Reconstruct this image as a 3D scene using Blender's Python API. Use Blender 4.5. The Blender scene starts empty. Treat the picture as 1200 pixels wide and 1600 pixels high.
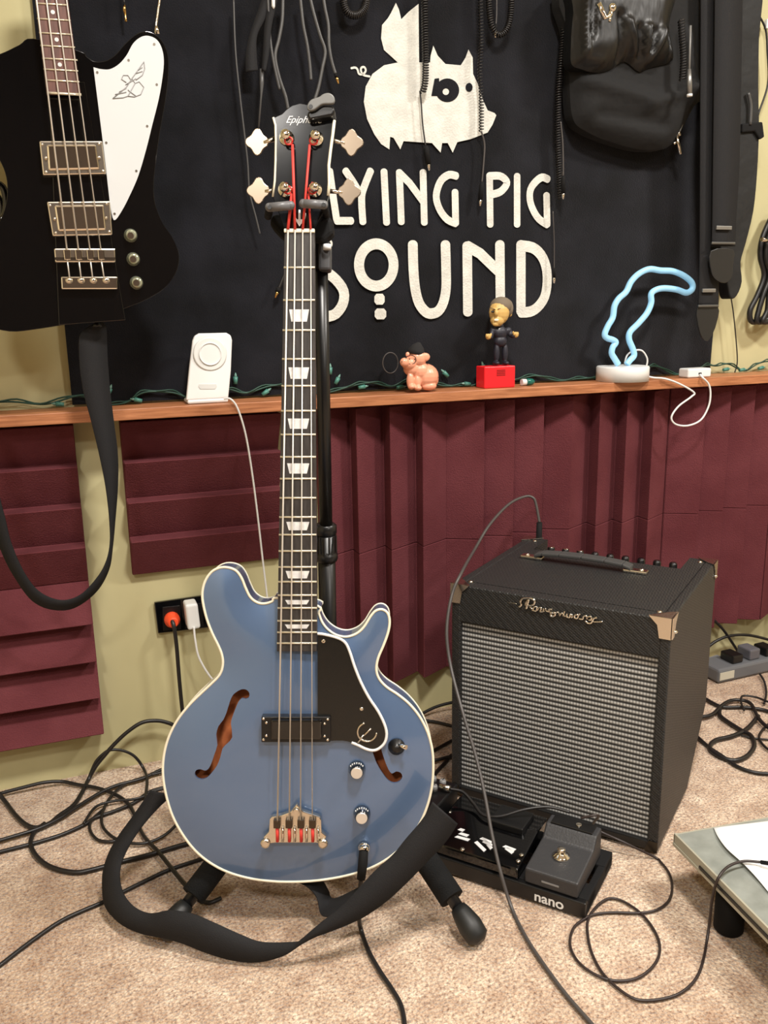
import bpy, bmesh, math, random
from mathutils import Vector as V3, Matrix
from mathutils.geometry import delaunay_2d_cdt
random.seed(7)
PI = math.pi
scn = bpy.context.scene
COL = scn.collection
# ------------------------------------------------------------------ camera (frame 1200 x 1600)
FPX, CH, CD = 1353.0, 0.92, 1.714
_D = V3((97, 5690, FPX)).normalized(); _W = V3((3778, -386, FPX)).normalized()
_Z = -_D; _X = (_W - _W.dot(_Z) * _Z).normalized(); _Y = _Z.cross(_X)
def c2w(v): return V3((_X.dot(v), _Y.dot(v), _Z.dot(v)))
CAM = V3((0, -CD, CH)); RGT = c2w(V3((1, 0, 0))); DWN = c2w(V3((0, 1, 0))); FWD = c2w(V3((0, 0, 1)))
cd = bpy.data.cameras.new('camera'); cam = bpy.data.objects.new('camera', cd); COL.objects.link(cam)
cam.matrix_world = Matrix(((RGT.x, -DWN.x, -FWD.x, CAM.x), (RGT.y, -DWN.y, -FWD.y, CAM.y), (RGT.z, -DWN.z, -FWD.z, CAM.z), (0, 0, 0, 1)))
cd.sensor_fit = 'VERTICAL'; cd.sensor_height = 24; cd.lens = 24 * FPX / 1600; cd.clip_start = 0.02
scn.camera = cam
# ------------------------------------------------------------------ world, lights, exposure
w = bpy.data.worlds.new('world'); scn.world = w; w.use_nodes = True
w.node_tree.nodes['Background'].inputs[0].default_value = (1.0, 0.93, 0.82, 1)
w.node_tree.nodes['Background'].inputs[1].default_value = 0.05
scn.view_settings.view_transform = 'Standard'; scn.view_settings.look = 'None'
scn.view_settings.gamma = 1; scn.view_settings.use_curve_mapping = False
scn.view_settings.exposure = 0.22
LC = (1, .95, .885)
LIGHTS = [((0.45, -1.40, 2.37), 0.30, 45, LC, 'round ceiling light nearest the blue bass'), ((2.0, -1.35, 2.37), 0.30, 40, LC, 'round ceiling light out over the power strip side of the room'),
          ((-0.8, -2.4, 2.37), 0.34, 30, LC, 'round ceiling light over the left side of the room'), ((1.4, -3.2, 2.37), 0.34, 32, LC, 'round ceiling light furthest from the banner wall')]
for i, (p, s, e, c, _l) in enumerate(LIGHTS):
    l = bpy.data.lights.new('ceiling_lamp', 'AREA'); l.shape = 'DISK'; l.size = s; l.energy = e; l.color = c
    o = bpy.data.objects.new('ceiling_lamp_light', l); COL.objects.link(o); o.location = (p[0], p[1], p[2] - .03)

# ------------------------------------------------------------------ pixel of the frame -> point on a real plane
def ray(x, y): return c2w(V3((x - 600, y - 800, FPX)))
def F(x, y, z=0.0): r = ray(x, y); return CAM + r * ((z - CH) / r.z)
def W(x, y, Y=0.0): r = ray(x, y); return CAM + r * ((Y + CD) / r.y)
def D(x, y, z): return CAM + ray(x, y) * (z / FPX)
def ON(x, y, P, N): r = ray(x, y); return CAM + r * (N.dot(P - CAM) / N.dot(r))
def G(x, y, z=.006, Y=-.03):
    p = F(x, y, z)
    return p if 0 > p.y and p.y < Y and p.z < CH and ray(x, y).z < 0 else W(x, y, Y)
# ------------------------------------------------------------------ materials
def lin(c): return tuple(((v / 255) / 12.92 if v / 255 <= .04045 else ((v / 255 + .055) / 1.055) ** 2.4) for v in c)
MATS = {}
def mat(name, rgb, rough=.5, metal=0, bump=0, bscale=200, mix=None, mscale=20, coat=0, emit=None, estr=1, sheen=0, detail=4, spec=.5, stretch=None, mlo=.35, mhi=.65, coatr=.05):
    if name in MATS: return MATS[name]
    m = bpy.data.materials.new(name); m.use_nodes = True; nt = m.node_tree; n = nt.nodes; b = n['Principled BSDF']
    c = lin(rgb); b.inputs['Base Color'].default_value = (*c, 1); b.inputs['Roughness'].default_value = rough; b.inputs['Metallic'].default_value = metal
    b.inputs['Coat Weight'].default_value = coat; b.inputs['Coat Roughness'].default_value = coatr; b.inputs['Specular IOR Level'].default_value = spec
    if sheen: b.inputs['Sheen Weight'].default_value = sheen; b.inputs['Sheen Roughness'].default_value = .5
    if emit: b.inputs['Emission Color'].default_value = (*lin(emit), 1); b.inputs['Emission Strength'].default_value = estr
    tc = n.new('ShaderNodeTexCoord'); mp = n.new('ShaderNodeMapping'); nt.links.new(tc.outputs['Object'], mp.inputs[0])
    if stretch: mp.inputs['Scale'].default_value = stretch
    if mix:
        no = n.new('ShaderNodeTexNoise'); no.inputs['Scale'].default_value = mscale; no.inputs['Detail'].default_value = detail
        nt.links.new(mp.outputs[0], no.inputs[0])
        r = n.new('ShaderNodeValToRGB'); r.color_ramp.elements[0].position = mlo; r.color_ramp.elements[1].position = mhi
        r.color_ramp.elements[0].color = (*c, 1); r.color_ramp.elements[1].color = (*lin(mix), 1)
        nt.links.new(no.outputs[0], r.inputs[0]); nt.links.new(r.outputs[0], b.inputs['Base Color'])
    if bump:
        no = n.new('ShaderNodeTexNoise'); no.inputs['Scale'].default_value = bscale; no.inputs['Detail'].default_value = 3
        nt.links.new(mp.outputs[0], no.inputs[0]); bp = n.new('ShaderNodeBump'); bp.inputs['Strength'].default_value = bump; bp.inputs['Distance'].default_value = .01
        nt.links.new(no.outputs[0], bp.inputs['Height']); nt.links.new(bp.outputs[0], b.inputs['Normal'])
    MATS[name] = m; return m
M_wall = mat('tan_wall_cloth', (181, 174, 132), .85, bump=.6, bscale=5, mix=(193, 186, 144), mscale=3, stretch=(1, 1, .5))
M_shelf = mat('shelf_wood', (186, 124, 84), .45, mix=(150, 94, 60), mscale=14, stretch=(1, 12, 14), detail=8, bump=.1, bscale=60)
M_foam = mat('burgundy_foam', (106, 56, 61), .95, mix=(94, 47, 52), mscale=8, bump=.35, bscale=420, spec=.1)
M_black = mat('black_plastic', (15, 15, 16), .35)
M_blackm = mat('matte_black', (17, 17, 18), .8, spec=.25)
M_rubber = mat('black_rubber', (20, 22, 22), .5)
M_cable = mat('cable_rubber', (26, 24, 24), .42)
M_cableg = mat('grey_cable_rubber', (70, 66, 64), .45)
M_gloss = mat('black_gloss_lacquer', (6, 6, 7), .10, coat=.5)
M_chrome = mat('chrome', (232, 226, 214), .1, 1)
M_nickel = mat('nickel', (222, 214, 200), .22, 1)
M_gold = mat('brass_plug', (220, 180, 110), .2, 1)
M_white = mat('white_plastic', (226, 227, 226), .35)
M_whitep = mat('white_print', (216, 216, 208), .8, bump=.25, bscale=260, mix=(198, 198, 191), mscale=40)
M_strap = mat('woven_nylon', (26, 26, 28), .75, bump=.2, bscale=700, spec=.3)
M_red = mat('red_silk', (214, 60, 52), .6)
M_blue = mat('pelham_blue_metallic', (98, 123, 160), .34, .45, coat=1, coatr=.06)
M_bind = mat('cream_binding', (235, 228, 205), .35)
M_orange = mat('inner_wood', (188, 108, 60), .7, mix=(160, 84, 44), mscale=60)
M_rose = mat('rosewood', (104, 66, 56), .5, mix=(78, 48, 40), mscale=30, stretch=(6, 6, 1))
M_ebony = mat('dark_fingerboard', (62, 58, 56), .42, mix=(46, 42, 41), mscale=30, stretch=(8, 8, 1))
M_pearl = mat('pearl_inlay', (232, 232, 228), .3, mix=(206, 206, 208), mscale=120)
M_string = mat('steel_string', (226, 222, 214), .4, .55)
M_foamsl = mat('foam_sleeve', (26, 27, 28), .9, bump=.2, bscale=500, spec=.2)

def carpet_mat():
    m = bpy.data.materials.new('beige_speckled_carpet'); m.use_nodes = True; nt = m.node_tree; n = nt.nodes; b = n['Principled BSDF']
    b.inputs['Roughness'].default_value = 1; b.inputs['Specular IOR Level'].default_value = .05; b.inputs['Sheen Weight'].default_value = .3
    tc = n.new('ShaderNodeTexCoord')
    def noise(s, d, r=.6):
        o = n.new('ShaderNodeTexNoise'); o.inputs['Scale'].default_value = s; o.inputs['Detail'].default_value = d; o.inputs['Roughness'].default_value = r; nt.links.new(tc.outputs['Object'], o.inputs[0]); return o
    def ramp(src, stops):
        r = n.new('ShaderNodeValToRGB'); e = r.color_ramp.elements
        while len(e) < len(stops): e.new(.5)
        for k, (p, c) in enumerate(stops): e[k].position = p; e[k].color = (*lin(c), 1)
        nt.links.new(src, r.inputs[0]); return r
    def mixc(a, b_, f, mode):
        x = n.new('ShaderNodeMix'); x.data_type = 'RGBA'; x.blend_type = mode
        if isinstance(f, float): x.inputs[0].default_value = f
        else: nt.links.new(f, x.inputs[0])
        nt.links.new(a, x.inputs[6]); nt.links.new(b_, x.inputs[7]); return x.outputs[2]
    fine = noise(190, 3, .7)
    r1 = ramp(fine.outputs[0], [(.30, (118, 94, 80)), (.42, (192, 166, 144)), (.55, (224, 203, 178)), (.72, (246, 234, 214))])
    mid = noise(24, 4); r2 = ramp(mid.outputs[0], [(.35, (205, 190, 182)), (.65, (255, 255, 255))])
    big = noise(3.2, 3); r3 = ramp(big.outputs[0], [(.38, (214, 202, 192)), (.62, (255, 255, 255))])
    c = mixc(r1.outputs[0], r2.outputs[0], .8, 'MULTIPLY'); c = mixc(c, r3.outputs[0], .8, 'MULTIPLY'); nt.links.new(c, b.inputs['Base Color'])
    v = n.new('ShaderNodeTexVoronoi'); v.inputs['Scale'].default_value = 230; nt.links.new(tc.outputs['Object'], v.inputs[0])
    ad = n.new('ShaderNodeMath'); ad.operation = 'ADD'; nt.links.new(v.outputs[0], ad.inputs[0]); nt.links.new(mid.outputs[0], ad.inputs[1])
    bp = n.new('ShaderNodeBump'); bp.inputs['Strength'].default_value = .7; bp.inputs['Distance'].default_value = .006
    nt.links.new(ad.outputs[0], bp.inputs['Height']); nt.links.new(bp.outputs[0], b.inputs['Normal']); return m
M_carpet = carpet_mat()
def towel_mat():
    m = mat('black_towel', (12, 13, 17), .95, mix=(25, 26, 32), mscale=9, bump=.25, bscale=420, sheen=.25, spec=.1); return m
M_towel = towel_mat()
def wave_mat(name, base, hi, sx, sy, rough=.7):
    """woven texture in UV space: rows of pale threads with vertical breaks"""
    m = bpy.data.materials.new(name); m.use_nodes = True; nt = m.node_tree; n = nt.nodes; b = n['Principled BSDF']; b.inputs['Roughness'].default_value = rough
    tc = n.new('ShaderNodeTexCoord'); sp = n.new('ShaderNodeSeparateXYZ'); nt.links.new(tc.outputs['UV'], sp.inputs[0])
    def sinf(o, f, ph=0):
        a = n.new('ShaderNodeMath'); a.operation = 'MULTIPLY_ADD'; a.inputs[1].default_value = f * 2 * PI; a.inputs[2].default_value = ph; nt.links.new(o, a.inputs[0])
        s = n.new('ShaderNodeMath'); s.operation = 'SINE'; nt.links.new(a.outputs[0], s.inputs[0])
        q = n.new('ShaderNodeMath'); q.operation = 'MULTIPLY_ADD'; q.inputs[1].default_value = .5; q.inputs[2].default_value = .5; nt.links.new(s.outputs[0], q.inputs[0]); return q.outputs[0]
    def mth(op, a, b_):
        x = n.new('ShaderNodeMath'); x.operation = op
        for k, v in enumerate((a, b_)):
            if isinstance(v, (int, float)): x.inputs[k].default_value = v
            else: nt.links.new(v, x.inputs[k])
        return x.outputs[0]
    rows = mth('POWER', sinf(sp.outputs[1], sy), 1.3); cols = mth('MULTIPLY_ADD', sinf(sp.outputs[0], sx), .55)
    cols.node.inputs[2].default_value = .45
    f = mth('MULTIPLY', rows, cols)
    x = n.new('ShaderNodeMix'); x.data_type = 'RGBA'; x.inputs[6].default_value = (*lin(base), 1); x.inputs[7].default_value = (*lin(hi), 1)
    nt.links.new(f, x.inputs[0]); nt.links.new(x.outputs[2], b.inputs['Base Color'])
    bp = n.new('ShaderNodeBump'); bp.inputs['Strength'].default_value = .4; bp.inputs['Distance'].default_value = .002; nt.links.new(f, bp.inputs['Height']); nt.links.new(bp.outputs[0], b.inputs['Normal'])
    return m
M_grille = wave_mat('silver_thread_grille', (24, 24, 24), (205, 205, 202), 66, 37)
def tolex_mat():
    m = mat('black_tolex', (35, 35, 35), .5, bump=0); nt = m.node_tree; n = nt.nodes; b = n['Principled BSDF']
    tc = n.new('ShaderNodeTexCoord'); mp = n.new('ShaderNodeMapping'); mp.inputs['Rotation'].default_value = (.78, .6, .78); nt.links.new(tc.outputs['Object'], mp.inputs[0])
    v = n.new('ShaderNodeTexVoronoi'); v.inputs['Scale'].default_value = 260; v.inputs['Randomness'].default_value = .15; nt.links.new(mp.outputs[0], v.inputs[0])
    bp = n.new('ShaderNodeBump'); bp.inputs['Strength'].default_value = .8; bp.inputs['Distance'].default_value = .002; nt.links.new(v.outputs[0], bp.inputs['Height']); nt.links.new(bp.outputs[0], b.inputs['Normal']); return m
M_tolex = tolex_mat()

# ------------------------------------------------------------------ mesh helpers
class MB:
    def __init__(s): s.v = []; s.f = []; s.sm = []
    def add(s, vs, fs, smooth=False):
        k = len(s.v); s.v += [V3(p) for p in vs]
        for f in fs: s.f.append(tuple(i + k for i in f)); s.sm.append(smooth)
        return s
    def box(s, o, a, b, c):
        """corner o, edge vectors a b c"""
        o, a, b, c = map(V3, (o, a, b, c))
        if a.cross(b).dot(c) < 0: a, b = b, a
        vs = [o, o + a, o + a + b, o + b, o + c, o + a + c, o + a + b + c, o + b + c]
        return s.add(vs, [(3, 2, 1, 0), (4, 5, 6, 7), (0, 1, 5, 4), (1, 2, 6, 5), (2, 3, 7, 6), (3, 0, 4, 7)])
    def cbox(s, c, sx, sy, sz, ax=None):
        ax = ax or (V3((1, 0, 0)), V3((0, 1, 0)), V3((0, 0, 1))); a, b, d = ax[0] * sx, ax[1] * sy, ax[2] * sz
        return s.box(V3(c) - (a + b + d) / 2, a, b, d)
    def prism(s, pts, ext, smooth=False):
        """closed outline extruded along ext"""
        pts = [V3(p) for p in pts]; ext = V3(ext); n = len(pts); nv = V3()
        for i in range(n): nv += pts[i].cross(pts[(i + 1) % n])
        if nv.dot(ext) > 0: pts.reverse()
        k = len(s.v); s.v += pts + [p + ext for p in pts]
        s.f.append(tuple(range(k, k + n))); s.sm.append(False); s.f.append(tuple(reversed(range(k + n, k + 2 * n)))); s.sm.append(False)
        for i in range(n):
            j = (i + 1) % n; s.f.append((k + j, k + i, k + n + i, k + n + j)); s.sm.append(smooth)
        return s
    def tube(s, pts, r, seg=8, closed=False, caps=True):
        pts = [V3(p) for p in pts]; n = len(pts); rs = r if isinstance(r, (list, tuple)) else [r] * n
        tg = []
        for i in range(n):
            a = pts[(i - 1) % n] if closed or i else pts[0]; b = pts[(i + 1) % n] if closed or i < n - 1 else pts[-1]
            t = (b - a); tg.append(t.normalized() if t.length > 1e-9 else V3((0, 0, 1)))
        up = V3((0, 0, 1)) if abs(tg[0].z) < .9 else V3((1, 0, 0)); nn = (up - up.dot(tg[0]) * tg[0]).normalized()
        k = len(s.v)
        for i in range(n):
            nn = (nn - nn.dot(tg[i]) * tg[i]); nn = nn.normalized() if nn.length > 1e-9 else tg[i].orthogonal().normalized(); bb = tg[i].cross(nn)
            for j in range(seg): a = 2 * PI * j / seg; s.v.append(pts[i] + (nn * math.cos(a) + bb * math.sin(a)) * rs[i])
        for i in range(n if closed else n - 1):
            i2 = (i + 1) % n
            for j in range(seg): j2 = (j + 1) % seg; s.f.append((k + i * seg + j, k + i * seg + j2, k + i2 * seg + j2, k + i2 * seg + j)); s.sm.append(True)
        if caps and not closed:
            s.f.append(tuple(reversed(range(k, k + seg)))); s.sm.append(False); s.f.append(tuple(range(k + (n - 1) * seg, k + n * seg))); s.sm.append(False)
        return s
    def lathe(s, o, axis, prof, seg=24):
        """prof: (radius, height) along axis from o"""
        axis = V3(axis).normalized(); a = axis.orthogonal().normalized(); b = axis.cross(a); k = len(s.v); n = len(prof); o = V3(o)
        for r, h in prof:
            for j in range(seg): t = 2 * PI * j / seg; s.v.append(o + axis * h + (a * math.cos(t) + b * math.sin(t)) * max(r, 1e-5))
        for i in range(n - 1):
            for j in range(seg): j2 = (j + 1) % seg; s.f.append((k + i * seg + j, k + i * seg + j2, k + (i + 1) * seg + j2, k + (i + 1) * seg + j)); s.sm.append(True)
        s.f.append(tuple(reversed(range(k, k + seg)))); s.sm.append(False); s.f.append(tuple(range(k + (n - 1) * seg, k + n * seg))); s.sm.append(False)
        return s
    def ell(s, c, rx, ry, rz, ax=None, seg=16, rings=10):
        ax = ax or (V3((1, 0, 0)), V3((0, 1, 0)), V3((0, 0, 1))); k = len(s.v); c = V3(c)
        for i in range(rings + 1):
            t = PI * i / rings
            for j in range(seg): p = 2 * PI * j / seg; s.v.append(c + ax[0] * (rx * math.sin(t) * math.cos(p)) + ax[1] * (ry * math.sin(t) * math.sin(p)) + ax[2] * (rz * math.cos(t)))
        for i in range(rings):
            for j in range(seg): j2 = (j + 1) % seg; s.f.append((k + i * seg + j, k + (i + 1) * seg + j, k + (i + 1) * seg + j2, k + i * seg + j2)); s.sm.append(True)
        return s
    def build(s, name, m, parent=None, bevel=0, solid=0, remesh=0, smooth=0, uv=None, bseg=2):
        org = parent_world(parent) if parent else V3()
        me = bpy.data.meshes.new(name); me.from_pydata([p - org for p in s.v], [], s.f)
        me.polygons.foreach_set('use_smooth', s.sm)
        if uv:
            o_, u_, v_ = uv; L = me.uv_layers.new(); uu, vv = u_.length_squared, v_.length_squared
            for lp in me.loops: d = me.vertices[lp.vertex_index].co + org - o_; L.data[lp.index].uv = (d.dot(u_) / uu, d.dot(v_) / vv)
        me.materials.append(m); o = bpy.data.objects.new(name, me); COL.objects.link(o)
        if parent: o.parent = parent
        if remesh:
            r = o.modifiers.new('r', 'REMESH'); r.mode = 'VOXEL'; r.voxel_size = remesh; r.use_smooth_shade = True
            if smooth: q = o.modifiers.new('s', 'SMOOTH'); q.iterations = smooth; q.factor = .5
        if solid: q = o.modifiers.new('t', 'SOLIDIFY'); q.thickness = solid; q.offset = 0
        if bevel: q = o.modifiers.new('b', 'BEVEL'); q.width = bevel; q.segments = bseg; q.limit_method = 'ANGLE'; q.angle_limit = .6; q.harden_normals = False
        return o
def parent_world(p):
    v = V3()
    while p: v += p.location; p = p.parent
    return v
def tag(o, label=None, cat=None, group=None, kind=None):
    if label: o['label'] = label
    if cat: o['category'] = cat
    if group: o['group'] = group
    if kind: o['kind'] = kind
    return o
def thing(name, label, cat, loc, group=None):
    o = bpy.data.objects.new(name, None); COL.objects.link(o); o.location = V3(loc); o.empty_display_size = .02
    return tag(o, label, cat, group)
def spl(pts, n=8, closed=False):
    pts = [V3(p) for p in pts]; N = len(pts); out = []
    for i in range(N if closed else N - 1):
        g = (lambda k: pts[k % N]) if closed else (lambda k: pts[max(0, min(N - 1, k))])
        p0, p1, p2, p3 = g(i - 1), g(i), g(i + 1), g(i + 2)
        for j in range(n):
            t = j / n; out.append(.5 * ((2 * p1) + (p2 - p0) * t + (2 * p0 - 5 * p1 + 4 * p2 - p3) * t * t + (3 * p1 - p0 - 3 * p2 + p3) * t ** 3))
    if not closed: out.append(pts[-1])
    return out
def cable(name, label, cat, pts, r, m=None, n=8, group=None, seg=8):
    o = MB().tube(spl(pts, n), r, seg).build(name, m or M_cable); return tag(o, label, cat, group)
def zc(pts, s, ox, oy): return [(x / s + ox, y / s + oy) for x, y in pts]
def ribbon(pa, pb, n=6):
    a, b = spl(pa, n), spl(pb, n); m = MB(); k = len(a)
    vs = []
    for p, q in zip(a, b): vs += [p, (p + q) / 2, q]
    fs = []
    for i in range(k - 1):
        for j in range(2): fs.append((3 * i + j, 3 * i + 3 + j, 3 * i + 4 + j, 3 * i + 1 + j))
    return m.add(vs, fs, True)
def plate(outline, holes, frame, spacing=.012, arch=None, thick=.005):
    """flat or arched plate with holes; outline/holes are lists of (u, v) in the frame"""
    O, U, Vv, N = frame
    pts = [tuple(p) for p in outline]; edges = [(i, (i + 1) % len(outline)) for i in range(len(outline))]
    def inside(p, poly):
        c = False; j = len(poly) - 1
        for i in range(len(poly)):
            if (poly[i][1] > p[1]) != (poly[j][1] > p[1]) and p[0] < (poly[j][0] - poly[i][0]) * (p[1] - poly[i][1]) / (poly[j][1] - poly[i][1]) + poly[i][0]: c = not c
            j = i
        return c
    def dist(p, poly):
        b = 1e9
        for i in range(len(poly)):
            x1, y1 = poly[i]; x2, y2 = poly[(i + 1) % len(poly)]; dx, dy = x2 - x1, y2 - y1
            t = max(0, min(1, ((p[0] - x1) * dx + (p[1] - y1) * dy) / (dx * dx + dy * dy + 1e-12))); b = min(b, math.hypot(p[0] - x1 - t * dx, p[1] - y1 - t * dy))
        return b
    for h in holes:
        k = len(pts); pts += [tuple(p) for p in h]; edges += [(k + i, k + (i + 1) % len(h)) for i in range(len(h))]
    nb = len(pts)
    u0, u1 = min(p[0] for p in outline), max(p[0] for p in outline); v0, v1 = min(p[1] for p in outline), max(p[1] for p in outline)
    y = v0; row = 0
    while y < v1:
        x = u0 + (row % 2) * spacing / 2
        while x < u1:
            p = (x, y)
            if inside(p, outline) and dist(p, outline) > spacing * .45 and all((not inside(p, h)) and dist(p, h) > spacing * .4 for h in holes): pts.append(p)
            x += spacing
        y += spacing * .87; row += 1
    vs, es, fs, *_ = delaunay_2d_cdt([V3(p).to_2d() if len(p) == 3 else V3((p[0], p[1], 0)).to_2d() for p in pts], edges, [], 0, 1e-7)
    m = MB(); vs = [(p.x, p.y) for p in vs]
    def h(p): return 0 if not arch else arch(dist(p, outline)) if arch.__code__.co_argcount == 1 else arch(dist(p, outline), p)
    top = [O + U * p[0] + Vv * p[1] + N * h(p) for p in vs]
    keep = []
    for f in fs:
        c = (sum(vs[i][0] for i in f) / len(f), sum(vs[i][1] for i in f) / len(f))
        if inside(c, outline) and not any(inside(c, hh) for hh in holes):
            a = (vs[f[1]][0] - vs[f[0]][0]) * (vs[f[2]][1] - vs[f[0]][1]) - (vs[f[1]][1] - vs[f[0]][1]) * (vs[f[2]][0] - vs[f[0]][0])
            keep.append(tuple(f) if a > 0 else tuple(reversed(f)))
    m.add(top, keep, True)
    for hh in holes:   # hole walls
        a = [O + U * p[0] + Vv * p[1] + N * h(p) for p in hh]; b = [p - N * thick for p in a]; n_ = len(hh)
        m.add(a + b, [(i, (i + 1) % n_, n_ + (i + 1) % n_, n_ + i) for i in range(n_)])
    return m
def strokes(paths, width, Y, m, name, parent, closed=False):
    """flat printed strokes on the vertical plane y = Y, paths in frame pixels"""
    mb = MB()
    for k, pts in enumerate(paths):
        P = [W(x, y, Y - .00025 * k) for x, y in pts]
        hw = width / 2 * (P[0] - CAM).dot(FWD) / FPX
        if closed: P = spl(P, 2, True)
        elif len(P) > 3: P = spl(P, 3)
        n = len(P); L = []; Rr = []; side = lambda t: V3((-t.z, 0, t.x))
        for i in range(n):
            a = P[(i - 1) % n] if closed or i else P[0]; b = P[(i + 1) % n] if closed or i < n - 1 else P[-1]
            sd = side((b - a).normalized()) * hw; L.append(P[i] + sd); Rr.append(P[i] - sd)
        q = n if closed else n - 1
        mb.add(L + Rr, [(i, (i + 1) % n, n + (i + 1) % n, n + i) for i in range(q)])
        if not closed:
            for c, t in ((P[0], (P[0] - P[1]).normalized()), (P[-1], (P[-1] - P[-2]).normalized())):
                sd = side(t); mb.add([c + (sd * math.cos(a * PI / 8) + t * math.sin(a * PI / 8) * .8) * hw for a in range(9)], [tuple(range(9))])
    return mb.build(name, m, parent)
def text_mesh(body, size, name, m, parent, O, U, Vv, shear=0, ext=.0004, bold=0, wid=None):
    cu = bpy.data.curves.new(name, 'FONT'); cu.body = body; cu.size = 1; cu.shear = shear; cu.extrude = 0; cu.offset = bold
    o = bpy.data.objects.new('t', cu); me = bpy.data.meshes.new_from_object(o); N = U.cross(Vv)
    xs = [v.co.x for v in me.vertices]; sx = (wid / (max(xs) - min(xs))) if wid else size
    mb = MB().add([O + U * (v.co.x * sx) + Vv * (v.co.y * size) + N * ext for v in me.vertices], [tuple(p.vertices) for p in me.polygons])
    bpy.data.objects.remove(o); return mb.build(name, m, parent)
def struct(mb, name, m, **k): o = mb.build(name, m, **k); o['kind'] = 'structure'; return o

# ================================================================== ROOM
RX0, RX1, RY0, RH = -1.7, 3.4, -3.9, 2.4
struct(MB().add([(RX0, RY0, 0), (RX1, RY0, 0), (RX1, 0, 0), (RX0, 0, 0)], [(0, 1, 2, 3)]), 'floor', M_carpet)
def back_wall():
    m = MB(); nx, nz = 260, 120; vs = []; r = random.Random(3)
    folds = [(r.uniform(RX0, RX1), r.uniform(.0, .5), r.uniform(.02, .07), r.uniform(.001, .005), r.uniform(-.35, .35)) for _ in range(60)]
    for i in range(nz + 1):
        for j in range(nx + 1):
            x = RX0 + (RX1 - RX0) * j / nx; z = RH * i / nz; d = 0
            for fx, fz, fw, fa, fs in folds:
                q = (x - fx - fs * (z - fz)) / fw
                if abs(q) < 3: d += fa * math.exp(-q * q) * math.exp(-((z - fz) / .35) ** 2)
            vs.append((x, -d * .8, z))
    fs = [(i * (nx + 1) + j, i * (nx + 1) + j + 1, (i + 1) * (nx + 1) + j + 1, (i + 1) * (nx + 1) + j) for i in range(nz) for j in range(nx)]
    return m.add(vs, fs, True)
struct(back_wall(), 'wall_back', M_wall)
M_paint = mat('beige_paint', (200, 188, 158), .9)
M_ceil = mat('ceiling_paint', (225, 220, 208), .9)
struct(MB().add([(RX0, RY0, 0), (RX0, 0, 0), (RX0, 0, RH), (RX0, RY0, RH)], [(0, 1, 2, 3)]), 'wall_left', M_paint)
struct(MB().add([(RX1, RY0, 0), (RX1, 0, 0), (RX1, 0, RH), (RX1, RY0, RH)], [(3, 2, 1, 0)]), 'wall_right', M_paint)
struct(MB().add([(RX0, RY0, 0), (RX1, RY0, 0), (RX1, RY0, RH), (RX0, RY0, RH)], [(3, 2, 1, 0)]), 'wall_front', mat('dark_brown_paint', (66, 54, 46), .9))
struct(MB().add([(RX0, RY0, RH), (RX1, RY0, RH), (RX1, 0, RH), (RX0, 0, RH)], [(3, 2, 1, 0)]), 'ceiling', M_ceil)
for (p, s, e, c, lab) in LIGHTS:
    t = thing('ceiling_light', lab, 'lamp', (p[0], p[1], RH))
    MB().lathe((p[0], p[1], RH - .02), (0, 0, 1), [(s / 2 + .02, 0), (s / 2 + .02, .02)], 32).build('frame', M_white, t)

# ------------------------------------------------------------------ foam panels
FD, FB = .040, .011
def foam(cx0, z0, kind, label, wdt=.303, teeth=4, hgt=.3055, yb=-.004):
    """kind: up / down = horizontal teeth, left / right = vertical teeth (side the ledge faces)"""
    m = MB(); L = wdt if kind in ('left', 'right') else hgt; p = L / teeth; prof = []
    for i in range(teeth):
        a, b = i * p, (i + 1) * p
        if kind in ('down', 'right'): prof += [(a, FB), (b, FB + FD)]
        else: prof += [(a, FB + FD), (b, FB)]
    prof = [(0, 0)] + prof + [(L, 0)]
    if kind in ('left', 'right'): pts = [V3((cx0 + a, yb - d, z0)) for a, d in prof]; ext = (0, 0, hgt)
    else: pts = [V3((cx0, yb - d, z0 + a)) for a, d in prof]; ext = (wdt, 0, 0)
    m.prism(pts, ext)
    return tag(m.build('foam_panel', M_foam, bevel=.0015, bseg=1), label, 'foam panel', 'wedge foam panels under the shelf')
GP = 'wedge foam panels under the shelf'
Z1, Z0 = .414, .108
foam(-.289, Z1, 'down', 'burgundy wedge foam panel with level ledges, directly under the shelf at the far left')
foam(-.289, Z0, 'up', 'burgundy wedge foam panel with downward ledges, lowest at the far left near the carpet')
foam(.096, Z1, 'down', 'burgundy wedge foam panel behind the white charging cable, above the wall outlet')
xs = [.480, .770, 1.060, 1.355, 1.650]
kd = ['left', 'right', 'left', 'right', 'left']
nm = ['just right of the bass stand pole', 'below the pig figurine and red box', 'below the toucan light, above the amplifier knobs', 'below the looped white cable', 'at the far right beyond the white cable']
for i, x in enumerate(xs):
    foam(x, Z1, kd[i], 'burgundy upright-wedge foam panel, top row, ' + nm[i], .292 if i < 4 else .3)
    foam(x, Z0, kd[i], 'burgundy upright-wedge foam panel, bottom row, ' + nm[i], .292 if i < 4 else .3)

# ------------------------------------------------------------------ shelf
SZ, SY = .7475, -.09
t = MB().box((-1.2, SY, SZ - .0205), (4.0, 0, 0), (0, -SY - .002, 0), (0, 0, .0205)).build('shelf', M_shelf, bevel=.0015)
tag(t, 'long orange-brown wooden shelf along the tan wall above the foam', 'shelf')

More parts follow.
